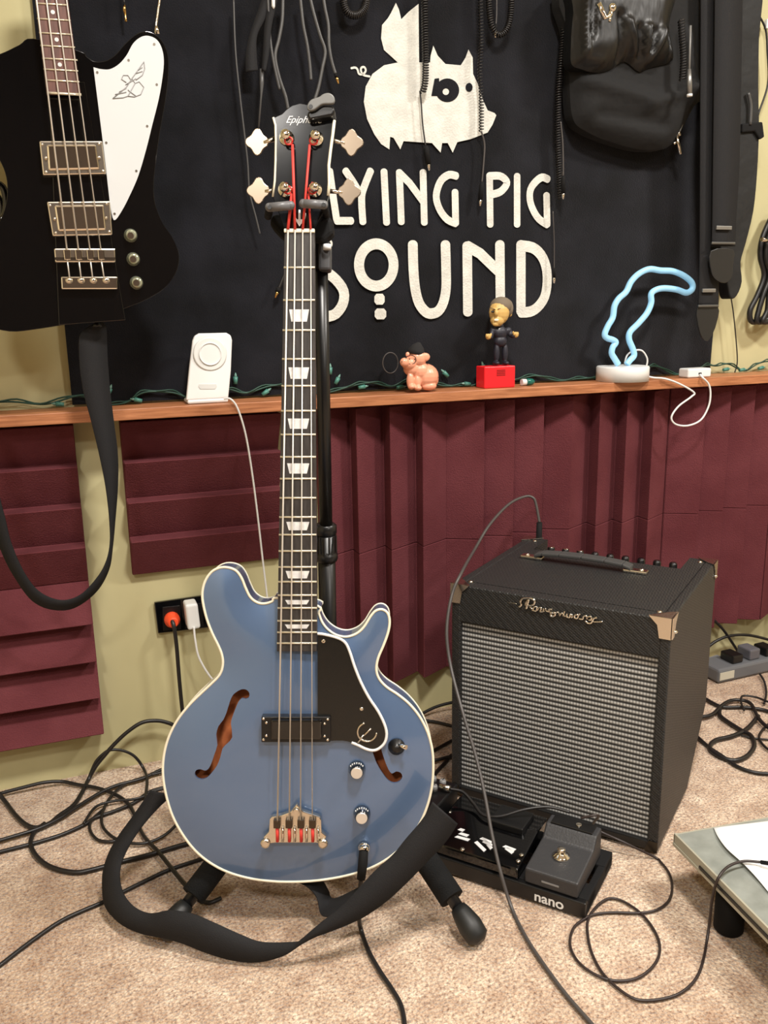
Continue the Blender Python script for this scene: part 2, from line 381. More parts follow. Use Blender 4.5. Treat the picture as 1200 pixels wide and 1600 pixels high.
# ------------------------------------------------------------------ banner towel
def towel():
    m = MB(); nx, nz = 200, 130; x0, x1 = W(106, 560, -.012).x, W(1112, 560, -.012).x; z0, z1 = SZ + .004, 1.62; vs = []
    for i in range(nz + 1):
        for j in range(nx + 1):
            u, v = j / nx, i / nz; x = x0 + (x1 - x0) * u; z = z0 + (z1 - z0) * v
            d = .0013 * math.sin(x * 23 + 1.3 * math.sin(z * 5)) + .0012 * math.sin(x * 9 + z * 6) + .0008 * math.sin(z * 31 + x * 4)
            vs.append((x, -.010 - d, z))
    fs = [(i * (nx + 1) + j, i * (nx + 1) + j + 1, (i + 1) * (nx + 1) + j + 1, (i + 1) * (nx + 1) + j) for i in range(nz) for j in range(nx)]
    t = thing('banner_towel', 'large black cloth banner printed with a white winged pig and FLYING PIG SOUND', 'banner', (x0, -.01, z0))
    m.add(vs, fs, True).build('cloth', M_towel, t)
    YP = -.0145
    pig = zc([(272, 325), (200, 340), (140, 385), (105, 450), (95, 530), (112, 620), (150, 700), (185, 750), (228, 778), (232, 712), (250, 718), (285, 778), (302, 735), (400, 742), (450, 745), (495, 795), (503, 745), (532, 745), (558, 795), (582, 740), (650, 725), (740, 690), (765, 650), (785, 600), (775, 588), (740, 575), (715, 520), (690, 440), (664, 385), (662, 300), (640, 258), (625, 300), (600, 340), (520, 333), (480, 290), (457, 238), (443, 290), (440, 325), (383, 325), (380, 20), (330, 60), (290, 100), (278, 50), (262, 15), (235, 70), (220, 95), (190, 130), (185, 200), (200, 260)], 3.3333, 540, 0)
    MB().prism([W(x, y, YP) for x, y in pig], (0, .0006, 0)).build('pig_print', M_whitep, t)
    def disc(x, y, rx, ry, mt, nm_, Y):
        MB().add([W(x + rx * math.cos(a * PI / 14), y - ry * math.sin(a * PI / 14), Y) for a in range(28)], [tuple(range(28))]).build(nm_, mt, t)
    disc(699, 141, 18.5, 18.5, M_towel, 'eye_patch', YP - .0008); disc(696.6, 143.4, 5, 5, M_whitep, 'eye_dot', YP - .0014); disc(733, 136.5, 5.5, 7, M_towel, 'snout_eye', YP - .0008)
    MB().add([W(x, y, YP - .0007) for x, y in [(679, 123), (686, 122), (688, 150), (674, 150)]], [(0, 1, 2, 3)]).build('eye_patch', M_towel, t)
    strokes([zc([(30, 355), (50, 352), (62, 362), (70, 385), (92, 385), (105, 368), (98, 350), (83, 352), (80, 368), (92, 390), (125, 398)], 3.3333, 540, 0)], 3.2, YP, M_whitep, 'tail_print', t)
    A = [('F', [[(478, 262), (486, 346)], [(478, 264), (504, 264)], [(482, 300), (500, 300)]]),
         ('L', [[(515, 267), (521, 310), (526, 343)], [(526, 345), (549, 345)]]), ('Y', [[(540, 267), (551, 283), (565, 306)], [(579, 267), (569, 292), (565, 310), (567, 347)]]), ('I', [[(600, 268), (604, 348)]]),
         ('N', [[(624, 269), (627, 347)], [(624, 270), (640, 286), (662, 316)], [(661, 269), (663, 348)]]),
         ('G', [[(713, 275), (702, 273), (690, 281), (683, 297), (682, 312), (688, 329), (699, 343), (712, 349)], [(712, 349), (711, 300)]]),
         ('P', [[(765, 274), (766, 351)], [(765, 275), (781, 275), (790, 281), (792, 287), (786, 296), (779, 301), (768, 304)]]), ('I', [[(808, 275), (808, 351)]]),
         ('G', [[(856, 280), (847, 277), (837, 284), (829, 296), (828, 312), (833, 328), (842, 342), (855, 351)], [(855, 351), (854, 305)]])]
    for _, p in A: strokes(p, 11.5, YP, M_whitep, 'letter', t)
    B_ = [[[(513, 382), (500, 376), (486, 380), (479, 390), (484, 404), (505, 421), (525, 437), (537, 455), (536, 474), (525, 490), (511, 495)]],
          [[(588 + 27 * math.sin(a * PI / 12), 414 - 33 * math.cos(a * PI / 12)) for a in range(25)]],
          [[(645, 382), (646, 420), (649, 452), (655, 474), (665, 487), (674, 490), (685, 486), (693, 472), (697, 450), (697, 420), (696, 382)]],
          [[(730, 384), (731, 488)], [(731, 385), (750, 396), (780, 425)], [(781, 382), (782, 488)]],
          [[(814, 382), (814, 487)], [(814, 384), (832, 387), (845, 398), (853, 416), (855, 440), (851, 464), (840, 480), (828, 487), (814, 488)]]]
    for k, p in enumerate(B_): strokes([p[0][:-1]] if k == 1 else p, 16.5, YP, M_whitep, 'letter', t, k == 1)
    for cx, cy, a, b in ((593, 467.5, 8, 8.5), (594.5, 490.5, 9, 8.5)):
        MB().add([W(cx + a * sx, cy + b * sy, YP) for sx, sy in ((-.6, -1), (.6, -1), (1, -.5), (1, .5), (.6, 1), (-.6, 1), (-1, .5), (-1, -.5))], [tuple(range(7, -1, -1))]).build('letter_dot', M_whitep, t)
towel()

# ================================================================== BLUE BASS
B0 = D(467, 1375, 1.300); NUT = D(467, 360, 1.210)
BV = (NUT - B0).normalized(); BU = (RGT - RGT.dot(BV) * BV).normalized(); BN = BU.cross(BV)
def B(x, y, off=0.0): return ON(x, y, B0 + BN * off, BN)
def uv(p): d = p - B0; return (d.dot(BU), d.dot(BV))
def bass():
    t = thing('bass_guitar', 'metallic blue semi-hollow bass guitar with cream binding hanging on the black stand', 'bass guitar', B0)
    Z = lambda pts: zc(pts, 2.5532, 230, 860)
    ol = Z([(520, 190), (500, 203), (470, 212), (440, 208), (412, 187), (393, 150), (378, 113), (358, 84), (330, 70), (295, 68), (262, 82), (238, 110), (224, 145), (220, 185), (228, 235), (242, 285), (262, 335), (282, 375), (298, 415), (302, 455), (290, 495), (258, 530), (213, 572), (165, 620), (122, 675), (90, 735), (71, 795), (63, 855), (65, 915), (78, 985), (102, 1060), (140, 1130), (190, 1195), (250, 1245), (320, 1282), (400, 1306), (480, 1318), (560, 1322), (650, 1319), (740, 1308), (830, 1288), (910, 1258), (980, 1214), (1038, 1158), (1085, 1093), (1117, 1020), (1136, 940), (1141, 860), (1136, 790), (1117, 722), (1086, 662), (1045, 612), (1000, 575), (955, 545), (925, 512), (914, 475), (921, 430), (942, 380), (960, 330), (967, 287), (960, 252), (938, 236), (912, 241), (890, 265), (865, 305), (835, 332), (795, 345), (755, 338), (720, 315), (697, 285), (684, 250), (680, 222)])
    ring = spl([B(x, y) for x, y in ol], 4, True)
    o2 = [uv(p) for p in ring]
    f1 = Z([(352, 568), (375, 555), (395, 555), (408, 568), (406, 585), (392, 592), (377, 590), (364, 604), (352, 632), (340, 665), (335, 690), (341, 742), (318, 770), (302, 787), (294, 820), (280, 855), (258, 885), (238, 905), (215, 912), (197, 905), (190, 890), (197, 875), (215, 871), (232, 876), (246, 868), (258, 845), (269, 812), (281, 775), (276, 735), (285, 700), (304, 675), (317, 645), (329, 605), (339, 582)])
    f2 = Z([(880, 760), (897, 795), (915, 845), (940, 888), (963, 917), (985, 927), (1006, 921), (1018, 903), (1011, 886), (993, 880), (976, 888), (961, 868), (946, 830), (935, 795), (925, 760)])
    H = [[uv(p) for p in spl([B(x, y, .008) for x, y in h], 2, True)] for h in (f1, f2)]
    arch = lambda d: .012 * (1 - (1 - min(1, d / .10)) ** 2)
    fr = (B0, BU, BV, BN)
    m = plate(o2, H, fr, .0105, arch, .004)
    TH = .044
    a = ring; b = [p - BN * TH for p in ring]; n = len(a)
    m.add(a + b, [(i, n + i, n + (i + 1) % n, (i + 1) % n) for i in range(n)], True)
    m.add(b, [tuple(reversed(range(n)))])
    m.build('body', M_blue, t)
    MB().tube(ring, .0020, 8, True).build('binding', M_bind, t)['label'] = 'cream edge binding round the front'
    MB().tube(b, .0011, 6, True).build('binding', M_bind, t)
    # wood seen through the sound holes
    for k, h in enumerate(H):
        u0, u1 = min(p[0] for p in h) - .006, max(p[0] for p in h) + .006; v0, v1 = min(p[1] for p in h) - .012, max(p[1] for p in h) + .006
        iw = MB(); NB = 9; bot = []
        for q in range(NB):
            va, vb = v0 + (v1 - v0) * q / NB, v0 + (v1 - v0) * (q + 1) / NB
            us = [p[0] for p in h if va - .012 <= p[1] <= vb + .012]; bot.append((min(us) - .005, max(us) + .005, va, vb))
        L_ = [(a_, va) for a_, b_, va, vb in bot] + [(bot[-1][0], v1)]; R_ = [(b_, va) for a_, b_, va, vb in bot] + [(bot[-1][1], v1)]
        iw.prism([B0 + BU * p[0] + BV * p[1] - BN * .016 for p in L_ + R_[::-1]], BN * -.003).build('inner_wood', M_orange, t)
    # f-hole wall edging
    # pickguard
    g = Z([(679, 332), (700, 334), (740, 343), (775, 356), (795, 375), (810, 410), (826, 460), (852, 525), (885, 588), (920, 640), (945, 690), (955, 730), (948, 766), (925, 790), (900, 798), (870, 791), (830, 772), (780, 759), (700, 762), (680, 762)])
    gp = spl([B(x, y, .020) for x, y in g[:-1]], 3) + [B(*g[-1], .020)]
    pg = MB().prism(gp, BN * -.003).build('pickguard', mat('pickguard_black', (22, 21, 19), .25), t)
    MB().tube(gp[:-6], .0022, 6).build('pickguard_edge', M_white, pg)
    for x, y in Z([(703, 362), (855, 632)]): MB().lathe(B(x, y, .020), BN, [(.0032, 0), (.0028, .0012), (.001, .0018)], 12).build('screw', M_chrome, pg)
    c = B(*Z([(877, 725)])[0], .0215)
    em = MB().tube([c + (BU * math.cos(a) + BV * math.sin(a)) * .0138 for a in [math.radians(105 + k * 12.6) for k in range(21)]], .0014, 6)
    em.tube([c - BU * .0048 - BV * .005, c + BU * .006 + BV * .0055], .0013, 6).tube([c - BU * .013 - BV * .016, c - BU * .0048 - BV * .004], .0012, 6)
    em.build('emblem', M_nickel, pg)['label'] = 'silver round letter emblem'
    # neck, fingerboard
    FO = .019
    nk = [B(445, 362, .002), B(491, 362, .002), B(495, 930, .002), B(434, 930, .002)]
    MB().prism(nk, BN * -.024).build('neck', M_gloss, t, bevel=.008)
    fbp = [B(444.5, 362, FO), B(491.5, 362, FO), B(495.5, 1018, FO), B(432.5, 1018, FO)]
    MB().prism(fbp, BN * -.012).build('fingerboard', M_ebony, t, bevel=.001)
    fb = t
    def fx(y): s = (y - 362) / 656; return 444.5 - 12 * s, 491.5 + 4 * s
    for y in (418, 469, 516, 561, 603, 642, 679, 714, 748, 778, 808, 835.5, 861, 886, 909, 930, 950, 970, 988, 1005):
        a, b_ = fx(y); MB().tube([B(a, y, FO + .0004), B(b_, y, FO + .0004)], .0014, 8).build('fret', mat('fret_nickel', (236, 228, 205), .3, .6), t)
    for y, h_ in ((493, 9.5), (583, 9), (662, 8), (732, 8), (822, 6.5), (898, 5.8), (941, 3.4), (979, 3.2)):
        a, b_ = fx(y); c_ = (a + b_) / 2 + (.2 if y < 900 else 0); q = .31 * (b_ - a)
        MB().prism([B(c_ - q, y - h_, FO + .0004), B(c_ + q, y - h_, FO + .0004), B(c_ + q * .78, y + h_, FO + .0004), B(c_ - q * .78, y + h_, FO + .0004)], BN * -.0006).build('inlay', M_pearl, t)
    MB().prism([B(443.5, 357, FO + .003), B(491.5, 357, FO + .003), B(491.5, 363, FO + .003), B(443.5, 363, FO + .003)], BN * -.008).build('nut', M_bind, t, bevel=.001)
    # headstock
    hs = zc([(330, 268), (350, 262), (400, 240), (440, 202), (480, 172), (540, 155), (600, 165), (650, 203), (700, 240), (770, 265), (815, 288), (800, 400), (783, 520), (770, 640), (772, 780), (765, 880), (735, 990), (650, 1150), (425, 1150), (372, 1000), (330, 890), (345, 760), (352, 600), (352, 400)], 5, 360, 130)
    HO = .006
    hp = [B(x, y, HO) for x, y in hs]
    MB().prism(hp, BN * -.016).build('headstock', mat('headstock_black', (20, 21, 24), .16, spec=.16), t, bevel=.001)
    MB().tube([B(x, y, HO) for x, y in zc([(335, 268), (352, 330), (355, 450), (353, 600), (347, 760), (332, 888)], 5, 360, 130)], .0016, 6).build('headstock_binding', M_bind, t)
    MB().tube([B(x, y, HO) for x, y in zc([(812, 290), (800, 400), (783, 520), (769, 640), (772, 780), (764, 880)], 5, 360, 130)], .0022, 6).build('headstock_binding', M_bind, t)
    text_mesh('Epiphone', .0135, 'logo', M_white, t, B(446, 192, HO + .0006), BU, BV, .5, .0002, .0, .050)['label'] = 'white script lettering'
    posts = [(448, 216), (494, 217), (446, 297), (492, 297)]; keys = [(402, 222), (549, 223), (404, 298), (545, 300)]
    for (px, py), (kx, ky) in zip(posts, keys):
        tn = MB().lathe(B(px, py, HO), BN, [(.0105, 0), (.0100, .003), (.006, .0045), (.0052, .008), (.0046, .013), (.0068, .016), (.0062, .019), (.001, .021)], 20).build('tuning_post', M_chrome, t)
        sgn = -1 if kx < px else 1
        MB().tube([B(px + sgn * 18, py + 1, -.006), B(kx - sgn * 10, ky + 1, -.006)], [.0036, .0022], 10).build('tuning_shaft', M_nickel, tn)
        c = B(kx, ky, -.006); pts = []
        for k in range(32):
            a = 2 * PI * k / 32; r = .0148 + .0024 * math.cos(4 * a)
            if abs(math.atan2(math.sin(a), -sgn * math.cos(a))) < .3: r *= .92
            pts.append(c + BU * (r * math.cos(a)) + BV * (r * math.sin(a) * 1.08) + BN * .0012)
        MB().prism(pts, BN * -.0026).build('tuning_key', mat('key_nickel', (140, 126, 110), .3, .9), tn, bevel=.0011)
    # strings
    SH = FO + .0048
    nx = (450, 461, 473, 485.5); bx = (433.5, 452, 469.5, 488); top = [(456, 299), (457, 222), (484, 222), (482, 299)]
    for k in range(4):
        r = (.0014, .0012, .0010, .0008)[k] * .95
        MB().tube([B(nx[k], 359, SH), B(bx[k], 1284, SH + .008)], r, 6).build('string', M_string, t)
        tx, ty = top[k]; kx = nx[k] + (0 if k in (0, 3) else (-.5 if k == 1 else .5))
        MB().tube([B(nx[k], 358, SH), B(tx, ty + 4, HO + .010)], .0021 - .0002 * k, 8).build('string_winding', M_red, t)
        MB().tube([B(tx + (-6 if k < 2 else 6) + 6 * math.cos(a), ty - 2 + 6 * math.sin(a), HO + .009 + a * .0004) for a in [i * .5 for i in range(14)]], .0013, 6).build('string_winding', M_red, t)
    # truss rod cover emblem
    a = [B(x, y, HO + .009) for x, y in [(460, 333), (461, 340), (464, 345), (468, 350), (473, 345), (476, 340), (477, 333)]]
    MB().tube(spl(a, 4), .0013, 6).tube([B(468, 328, HO + .009), B(468, 346, HO + .009)], [.0014, .0019], 6).prism([B(461, 343, HO + .009), B(475, 343, HO + .009), B(468, 354, HO + .009)], BN * .001).build('arrow_inlay', M_white, t)['label'] = 'white arrow mark above the nut'
    MB().prism([B(x, y, HO + .0035) for x, y in [(456, 332), (480, 332), (484, 357), (452, 357)]], BN * -.003).build('truss_cover', M_gloss, t)
    # pickup
    z6 = lambda x, y, o_: B(x / 4 + 380, y / 4 + 1080, o_)
    pk = MB().prism([z6(113, 160, .026), z6(545, 160, .026), z6(545, 320, .026), z6(113, 320, .026)], BN * -.018).build('pickup', M_black, t, bevel=.0012)
    MB().prism([z6(170, 180, .031), z6(490, 180, .031), z6(490, 305, .031), z6(170, 305, .031)], BN * -.006).build('pickup_cover', M_gloss, pk, bevel=.003)
    for x, y in ((127, 172), (127, 302), (145, 197), (145, 278), (528, 176), (528, 304), (508, 202), (508, 280)):
        MB().lathe(z6(x, y, .026), BN, [(.0022, 0), (.0019, .0009), (.0005, .0013)], 10).build('screw', M_chrome, pk)
    # bridge
    br = MB().prism([z6(x, y, .026) for x, y in [(165, 800), (180, 785), (240, 776), (295, 755), (335, 705), (375, 752), (430, 770), (478, 786), (487, 805), (490, 880), (520, 905), (505, 955), (455, 948), (200, 948), (150, 955), (125, 915), (160, 880)]], BN * -.010).build('bridge', M_nickel, t, bevel=.0012)
    for x, y in ((147, 920), (503, 922), (338, 722)):
        MB().lathe(z6(x, y, .012), BN, [(.0035, 0), (.0035, .014), (.0075 if y > 800 else .005, .0142), (.0070 if y > 800 else .0045, .017), (.004, .0185)], 20).build('bridge_stud', M_nickel, br)
    for k in range(4):
        x = (212, 287, 361, 433)[k]
        MB().cbox(z6(x, 825, .029), .010, .013, .008, (BU, BV, BN)).build('saddle', mat('dark_steel', (90, 80, 70), .35, 1), br, bevel=.001)
        MB().tube([z6(x, 850, .029), z6(x + 2, 940, .028)], .0024, 8).build('string_winding', M_red, br)
        MB().tube([z6(x + 35, 850, .028), z6(x + 35, 940, .028)], .002, 6).build('bridge_rib', M_chrome, br)
    # knobs, switch, jack
    for x, y in ((711, 486), (742, 765)):
        kb = MB().lathe(z6(x, y, .013), BN, [(.0128, 0), (.0125, .003), (.0105, .008), (.0100, .013), (.0085, .0150)], 28).build('knob', mat('smoke_knob', (18, 24, 32), .15, coat=1), t)
        MB().lathe(z6(x, y, .013) + BN * .015, BN, [(.0086, 0), (.0084, .0014), (.0078, .002)], 24).build('knob_cap', mat('silver_cap', (225, 220, 212), .3, .6), kb)
        for q in range(7): a = math.radians(40 + q * 17); MB().cbox(z6(x, y, .013) + BN * .0065 + (BU * math.cos(a) + BV * math.sin(a)) * .0114, .0016, .0016, .002, (BU, BV, BN)).build('knob_number', M_white, kb)
    sw = MB().lathe(z6(958, 345, .011), BN, [(.0125, 0), (.012, .003), (.008, .006), (.0065, .010), (.002, .012)], 24).build('switch', M_black, t)
    MB().tube([z6(965, 335, .018), z6(1020, 352, .027)], [.002, .0035], 10).build('switch_lever', M_chrome, sw)
    MB().lathe(z6(755, 975, .010), BN, [(.0090, 0), (.0085, .004), (.006, .006)], 24).build('jack_socket', M_chrome, t)
    MB().lathe(B(602, 1078, -.02), BU, [(.004, 0), (.006, .004), (.003, .008), (.006, .011)], 12).build('strap_button', M_chrome, t)
bass()
# strap of the blue bass
sa = zc([(828, 158), (780, 240), (700, 335), (640, 408), (560, 480), (480, 565), (400, 648), (320, 712), (262, 760), (212, 802)], 3, 400, 1200) + zc([(1200, 1006), (1000, 1008), (860, 960), (700, 888), (560, 830), (420, 810), (300, 828), (205, 792), (140, 720), (112, 640), (110, 560), (132, 480), (190, 370), (262, 268), (350, 170), (440, 90)], 4, 160, 1220)
sb = zc([(945, 262), (890, 345), (790, 452), (710, 535), (620, 618), (520, 690), (440, 730), (350, 766), (280, 792), (217, 825)], 3, 400, 1200) + zc([(1130, 1096), (960, 1135), (800, 1120), (640, 1072), (510, 1020), (390, 985), (250, 958), (130, 905), (55, 840), (10, 765), (0, 660), (5, 560), (40, 450), (100, 345), (190, 220), (300, 60)], 4, 160, 1220)
dz = [1.225, 1.225, 1.225, 1.225, 1.225, 1.225, 1.225, 1.225, 1.225, 1.228, 1.232, 1.24, 1.245, 1.25, 1.26, 1.27, 1.285, 1.30, 1.32, 1.34, 1.36, 1.375, 1.385, 1.395, 1.405, 1.41]
def sp_(p, z, low):
    q = D(p[0], p[1], z); g = F(p[0], p[1], .004)
    return g if q.z < .004 else q
o = ribbon([sp_(p, z, 0) for p, z in zip(sa, dz)], [sp_(p, z, 1) for p, z in zip(sb, dz)]).build('guitar_strap', M_strap, solid=.002)
tag(o, 'wide black woven strap of the blue bass, drooping in a loop onto the carpet', 'strap')
fo_a = [D(450, 1372, 1.33), D(478, 1384, 1.315), D(495, 1402, 1.30), D(503, 1430, 1.28), D(530, 1428, 1.27), D(565, 1410, 1.26)]
fo_b = [D(470, 1368, 1.36), D(500, 1374, 1.35), D(512, 1390, 1.335), D(520, 1404, 1.31), D(545, 1395, 1.30), D(590, 1370, 1.29)]
ribbon([V3((p.x, p.y, max(p.z, .003))) for p in fo_a], [V3((p.x, p.y, max(p.z, .003))) for p in fo_b]).build('strap_fold', M_strap, o, solid=.002)
# ------------------------------------------------------------------ stand
def stand():
    pt, pq = B(501, 405, -.056), D(511, 900, 1.43); dd = (pq - pt) / (pt.z - pq.z); P = lambda z: pt + dd * (pt.z - z)
    cx, cy = P(.1).x, P(.1).y
    t = thing('guitar_stand', 'black tripod guitar stand with foam-sleeved legs holding the blue bass', 'stand', (cx, cy, 0))
    zz_ = .5
    while (lambda q: 800 + FPX * (q - CAM).dot(DWN) / (q - CAM).dot(FWD))(P(zz_)) < 1116: zz_ -= .002
    hub = P(zz_)
    MB().tube([P(.055), P(.56)], .0145, 16).build('pole', M_black, t)
    MB().tube([P(.56), P(.985)], .0105, 16).build('upper_pole', M_black, t)
    MB().lathe(P(.515), (0, 0, 1), [(.017, 0), (.0185, .004), (.0185, .012), (.016, .014), (.016, .045), (.018, .047), (.018, .060), (.013, .064)], 24).build('clutch', M_black, t)
    for k in range(12):
        a = k * PI / 6; MB().cbox(P(.5445) + V3((math.cos(a), math.sin(a), 0)) * .0165, .002, .002, .028).build('clutch_rib', M_black, t)
    MB().lathe(hub - V3((0, 0, .03)), (0, 0, 1), [(.02, 0), (.024, .01), (.024, .05), (.017, .06)], 20).build('hub', M_black, t)
    for fx_, fy_, fz in ((.496, -.740, 0), (.062, -.560, 0), (cx + .10, cy + .25, 0)):
        f = V3((fx_, fy_, .016)); h = hub; d = (f - h); n = d.normalized()
        lg = MB().tube([h, f - n * .02], .0095, 14).build('leg', M_black, t)
        MB().tube([h + d * .14, h + d * .84], .0195, 18).build('foam_sleeve', M_foamsl, lg)
        MB().tube([f - n * .055, f - n * .045, f - n * .025, f - n * .005, f + n * .002], [.012, .015, .0185, .017, .008], 18).build('rubber_foot', M_rubber, lg)
    # head and yoke arms
    hd = B(488, 352, -.040)
    MB().tube([P(.975), P(1.0), hd], [.012, .013, .011], 12).build('neck_head', M_blackm, t)
    MB().cbox(B(508, 402, -.050), .018, .042, .03, (BU, BV, BN)).build('height_grip', mat('grey_plastic', (62, 62, 64), .4), t, bevel=.004)
    MB().tube([B(511, 382, -.030), B(511, 390, -.030)], .006, 12).build('grip_button', M_white, t)
    MB().prism([B(x, y, -.020) for x, y in [(425, 334), (512, 334), (520, 345), (522, 365), (505, 378), (440, 372), (420, 350)]], BN * -.03).build('yoke', M_blackm, t, bevel=.006)
    for (x0, y0), (x1, y1) in (((421, 324), (454, 321)), ((474, 318), (506, 320))):
        a = MB().tube([B(x0, y0, .030), B(x1, y1, .030)], .0060, 14).ell(B(x0, y0, .030), .006, .006, .006).ell(B(x1, y1, .030), .006, .006, .006).build('yoke_arm', mat('yoke_grey', (96, 96, 98), .4), t)
        ox = x0 if x0 < 460 else x1
        MB().tube([B(ox, y0 + 2, .028), B(ox + (-2 if ox < 460 else 4), 338, -.03)], .0055, 10).build('yoke_post', M_blackm, a)
        MB().lathe(B(ox, y0 if x0 < 460 else y1, .0355), BN, [(.003, 0), (.0028, .0008)], 12).build('yoke_pin', M_black, a)
stand()
# clip-on tuner on the headstock
def tuner():
    c = B(500, 170, .02)
    t = thing('clip_tuner', 'small grey and black clip-on tuner pinched on the headstock top', 'tuner', c)
    pts = spl([B(x, y, .028) for x, y in zc([(170, 620), (200, 520), (280, 430), (400, 385), (500, 350), (580, 290), (680, 255), (790, 265), (880, 340), (910, 440), (880, 530), (780, 550), (620, 555), (520, 590), (430, 660), (340, 715), (250, 730), (185, 690)], 17.14, 470, 130)], 3, True)
    MB().prism(pts, BN * -.006).build('tuner_arm', mat('tuner_grey', (104, 104, 102), .45), t, bevel=.0015)
    MB().lathe(B(485.5, 166.5, .0281), BN, [(.003, 0), (.0028, .0006)], 14).build('pivot', M_black, t)
    MB().prism([B(x, y, .021) for x, y in [(481, 174), (492, 172), (505, 164), (520, 165), (524, 172), (520, 180), (505, 183), (484, 187), (480, 182)]], BN * -.035).build('clip', M_black, t, bevel=.003)
tuner()

# ================================================================== AMPLIFIER
A0 = F(705, 1243); A1_ = F(1022, 1338); A0.z = A1_.z = 0
AU = (A1_ - A0).normalized(); AD = V3((-AU.y, AU.x, 0)); AZ = V3((0, 0, 1)); AW, AH, AT, AF = .390, .428, .37, .008
def AP(u, d, z): return A0 + AU * u + AD * d + AZ * z
def amp():
    t = thing('bass_amplifier', 'black combo amplifier with silver grille cloth standing on the carpet by the foam', 'amplifier', A0)
    side = [(0, AF), (AT * .62, AF), (AT, .13), (AT, AH), (0, AH)]
    for u, w_ in ((0, .018), (AW - .018, .018)):
        MB().prism([AP(u, d, z) for d, z in side], AU * w_).build('side_panel', M_tolex, t, bevel=.003)
    # middle carcass with the control recess at the rear and the front opening
    mid = [(.030, AF), (AT * .62, AF), (AT - .004, .13), (AT - .004, AH - .055), (AT - .085, AH - .055), (AT - .085, AH - .0005), (.030, AH - .0005)]
    MB().prism([AP(.018, d, z) for d, z in mid], AU * (AW - .036)).build('carcass', M_tolex, t)
    for u_, w_ in ((.018, .028), (AW - .050, .032)): MB().box(AP(u_, AT - .085, AH - .0545), AU * w_, AD * .083, AZ * .054).build('rear_block', M_tolex, t)
    MB().box(AP(.012, .001, AH - .070), AU * (AW - .024), AD * .028, AZ * .0695).build('front_header', M_tolex, t, bevel=.002)
    MB().box(AP(.012, .001, AF), AU * (AW - .024), AD * .028, AZ * .016).build('front_sill', M_black, t, bevel=.002)
    g0 = AP(.018, .009, AF + .016)
    MB().box(g0, AU * (AW - .036), AD * .02, AZ * (AH - .07 - AF - .016)).build('grille', M_grille, t, uv=(g0, AU * (AW - .036), AZ * (AH - .07 - AF - .016)))
    # controls
    cp = MB().box(AP(.046, AT - .083, AH - .054), AU * (AW - .096), AD * .066, AZ * .022).build('control_panel', mat('panel_black', (26, 26, 26), .3, .4), t)
    for k in range(9):
        c = AP(.070 + k * .031, AT - .045, AH - .028)
        kb = MB().lathe(c, AZ, [(.0085, 0), (.008, .006), (.0075, .023), (.0062, .025)], 16).build('control_knob', M_black, cp)
        MB().lathe(c + AZ * .025, AZ, [(.0058, 0), (.0055, .0012)], 14).build('knob_cap', M_chrome if k < 3 else mat('dim_cap', (90, 90, 92), .3, 1), kb)
    # handle
    hc = lambda u, d, z=0: AP(u, d, AH + z)
    h0, h1 = ON(815, 870, AP(0, 0, AH), AZ), ON(1012, 897, AP(0, 0, AH), AZ)
    hu = (h1 - h0).normalized(); hv = AZ.cross(hu)
    hd = MB()
    L = (h1 - h0).length
    pr = [(0.03, .005), (.045, .010), (.08, .0125), (L / 2, .0135), (L - .08, .0125), (L - .045, .010), (L - .03, .005)]
    for (a, za), (b, zb) in zip(pr, pr[1:]):
        hd.add([h0 + hu * x + hv * y * .013 + AZ * (z + q) for x, z in ((a, za), (b, zb)) for y in (-1, 1) for q in (0, .007)], [(0, 2, 6, 4), (1, 5, 7, 3), (0, 4, 5, 1), (2, 3, 7, 6), (0, 1, 3, 2), (4, 6, 7, 5)])
    hb = hd.build('handle', mat('handle_grey', (60, 60, 60), .6), t, bevel=.002)
    for a in (0, L - .045):
        e = MB().box(h0 + hu * a - hv * .009, hu * .045, hv * .018, AZ * .006).build('handle_bracket', M_nickel, t, bevel=.002)
        MB().lathe(h0 + hu * (a + (.012 if a == 0 else .033)) + AZ * .006, AZ, [(.005, 0), (.0045, .002), (.002, .003)], 14).build('screw', M_chrome, e)
    # corner protectors
    for u, d, su, sd in ((0, 0, 1, 1), (AW, 0, -1, 1), (0, AT, 1, -1), (AW, AT, -1, -1)):
        q = MB(); c = AP(u, d, AH)
        q.prism([c + AZ * .001, c + AU * su * .036 + AZ * .001, c + AU * su * .026 + AD * sd * .012 + AZ * .001, c + AU * su * .012 + AD * sd * .026 + AZ * .001, c + AD * sd * .036 + AZ * .001], AZ * .0014)
        q.prism([c - AD * sd * .001 + AZ * .002, c + AU * su * .036 - AD * sd * .001 + AZ * .002, c + AU * su * .022 - AD * sd * .001 - AZ * .012, c + AU * su * .018 - AD * sd * .001 - AZ * .034, c - AD * sd * .001 - AZ * .034], AD * -sd * .0014)
        q.prism([c - AU * su * .001 + AZ * .002, c + AD * sd * .036 - AU * su * .001 + AZ * .002, c + AD * sd * .022 - AU * su * .001 - AZ * .012, c + AD * sd * .014 - AU * su * .001 - AZ * .034, c - AU * su * .001 - AZ * .034], AU * -su * .0014)
        cp_ = q.build('corner_protector', M_nickel, t)
        for s_ in (c + AU * su * .026 + AD * sd * .026 + AZ * .000, c + AD * sd * .018 - AU * su * .002 - AZ * .026):
            MB().ell(s_, .0045, .0045, .003).build('screw', M_chrome, cp_)
    for u, d in ((0, 0), (AW, 0)):
        c = AP(u, d, AF); su = 1 if u == 0 else -1
        MB().prism([c - AD * .001, c + AU * su * .022 - AD * .001, c + AU * su * .015 - AD * .001 + AZ * .02, c - AD * .001 + AZ * .02], AD * -.001).build('corner_protector', mat('dark_corner', (70, 66, 60), .4, 1), t)
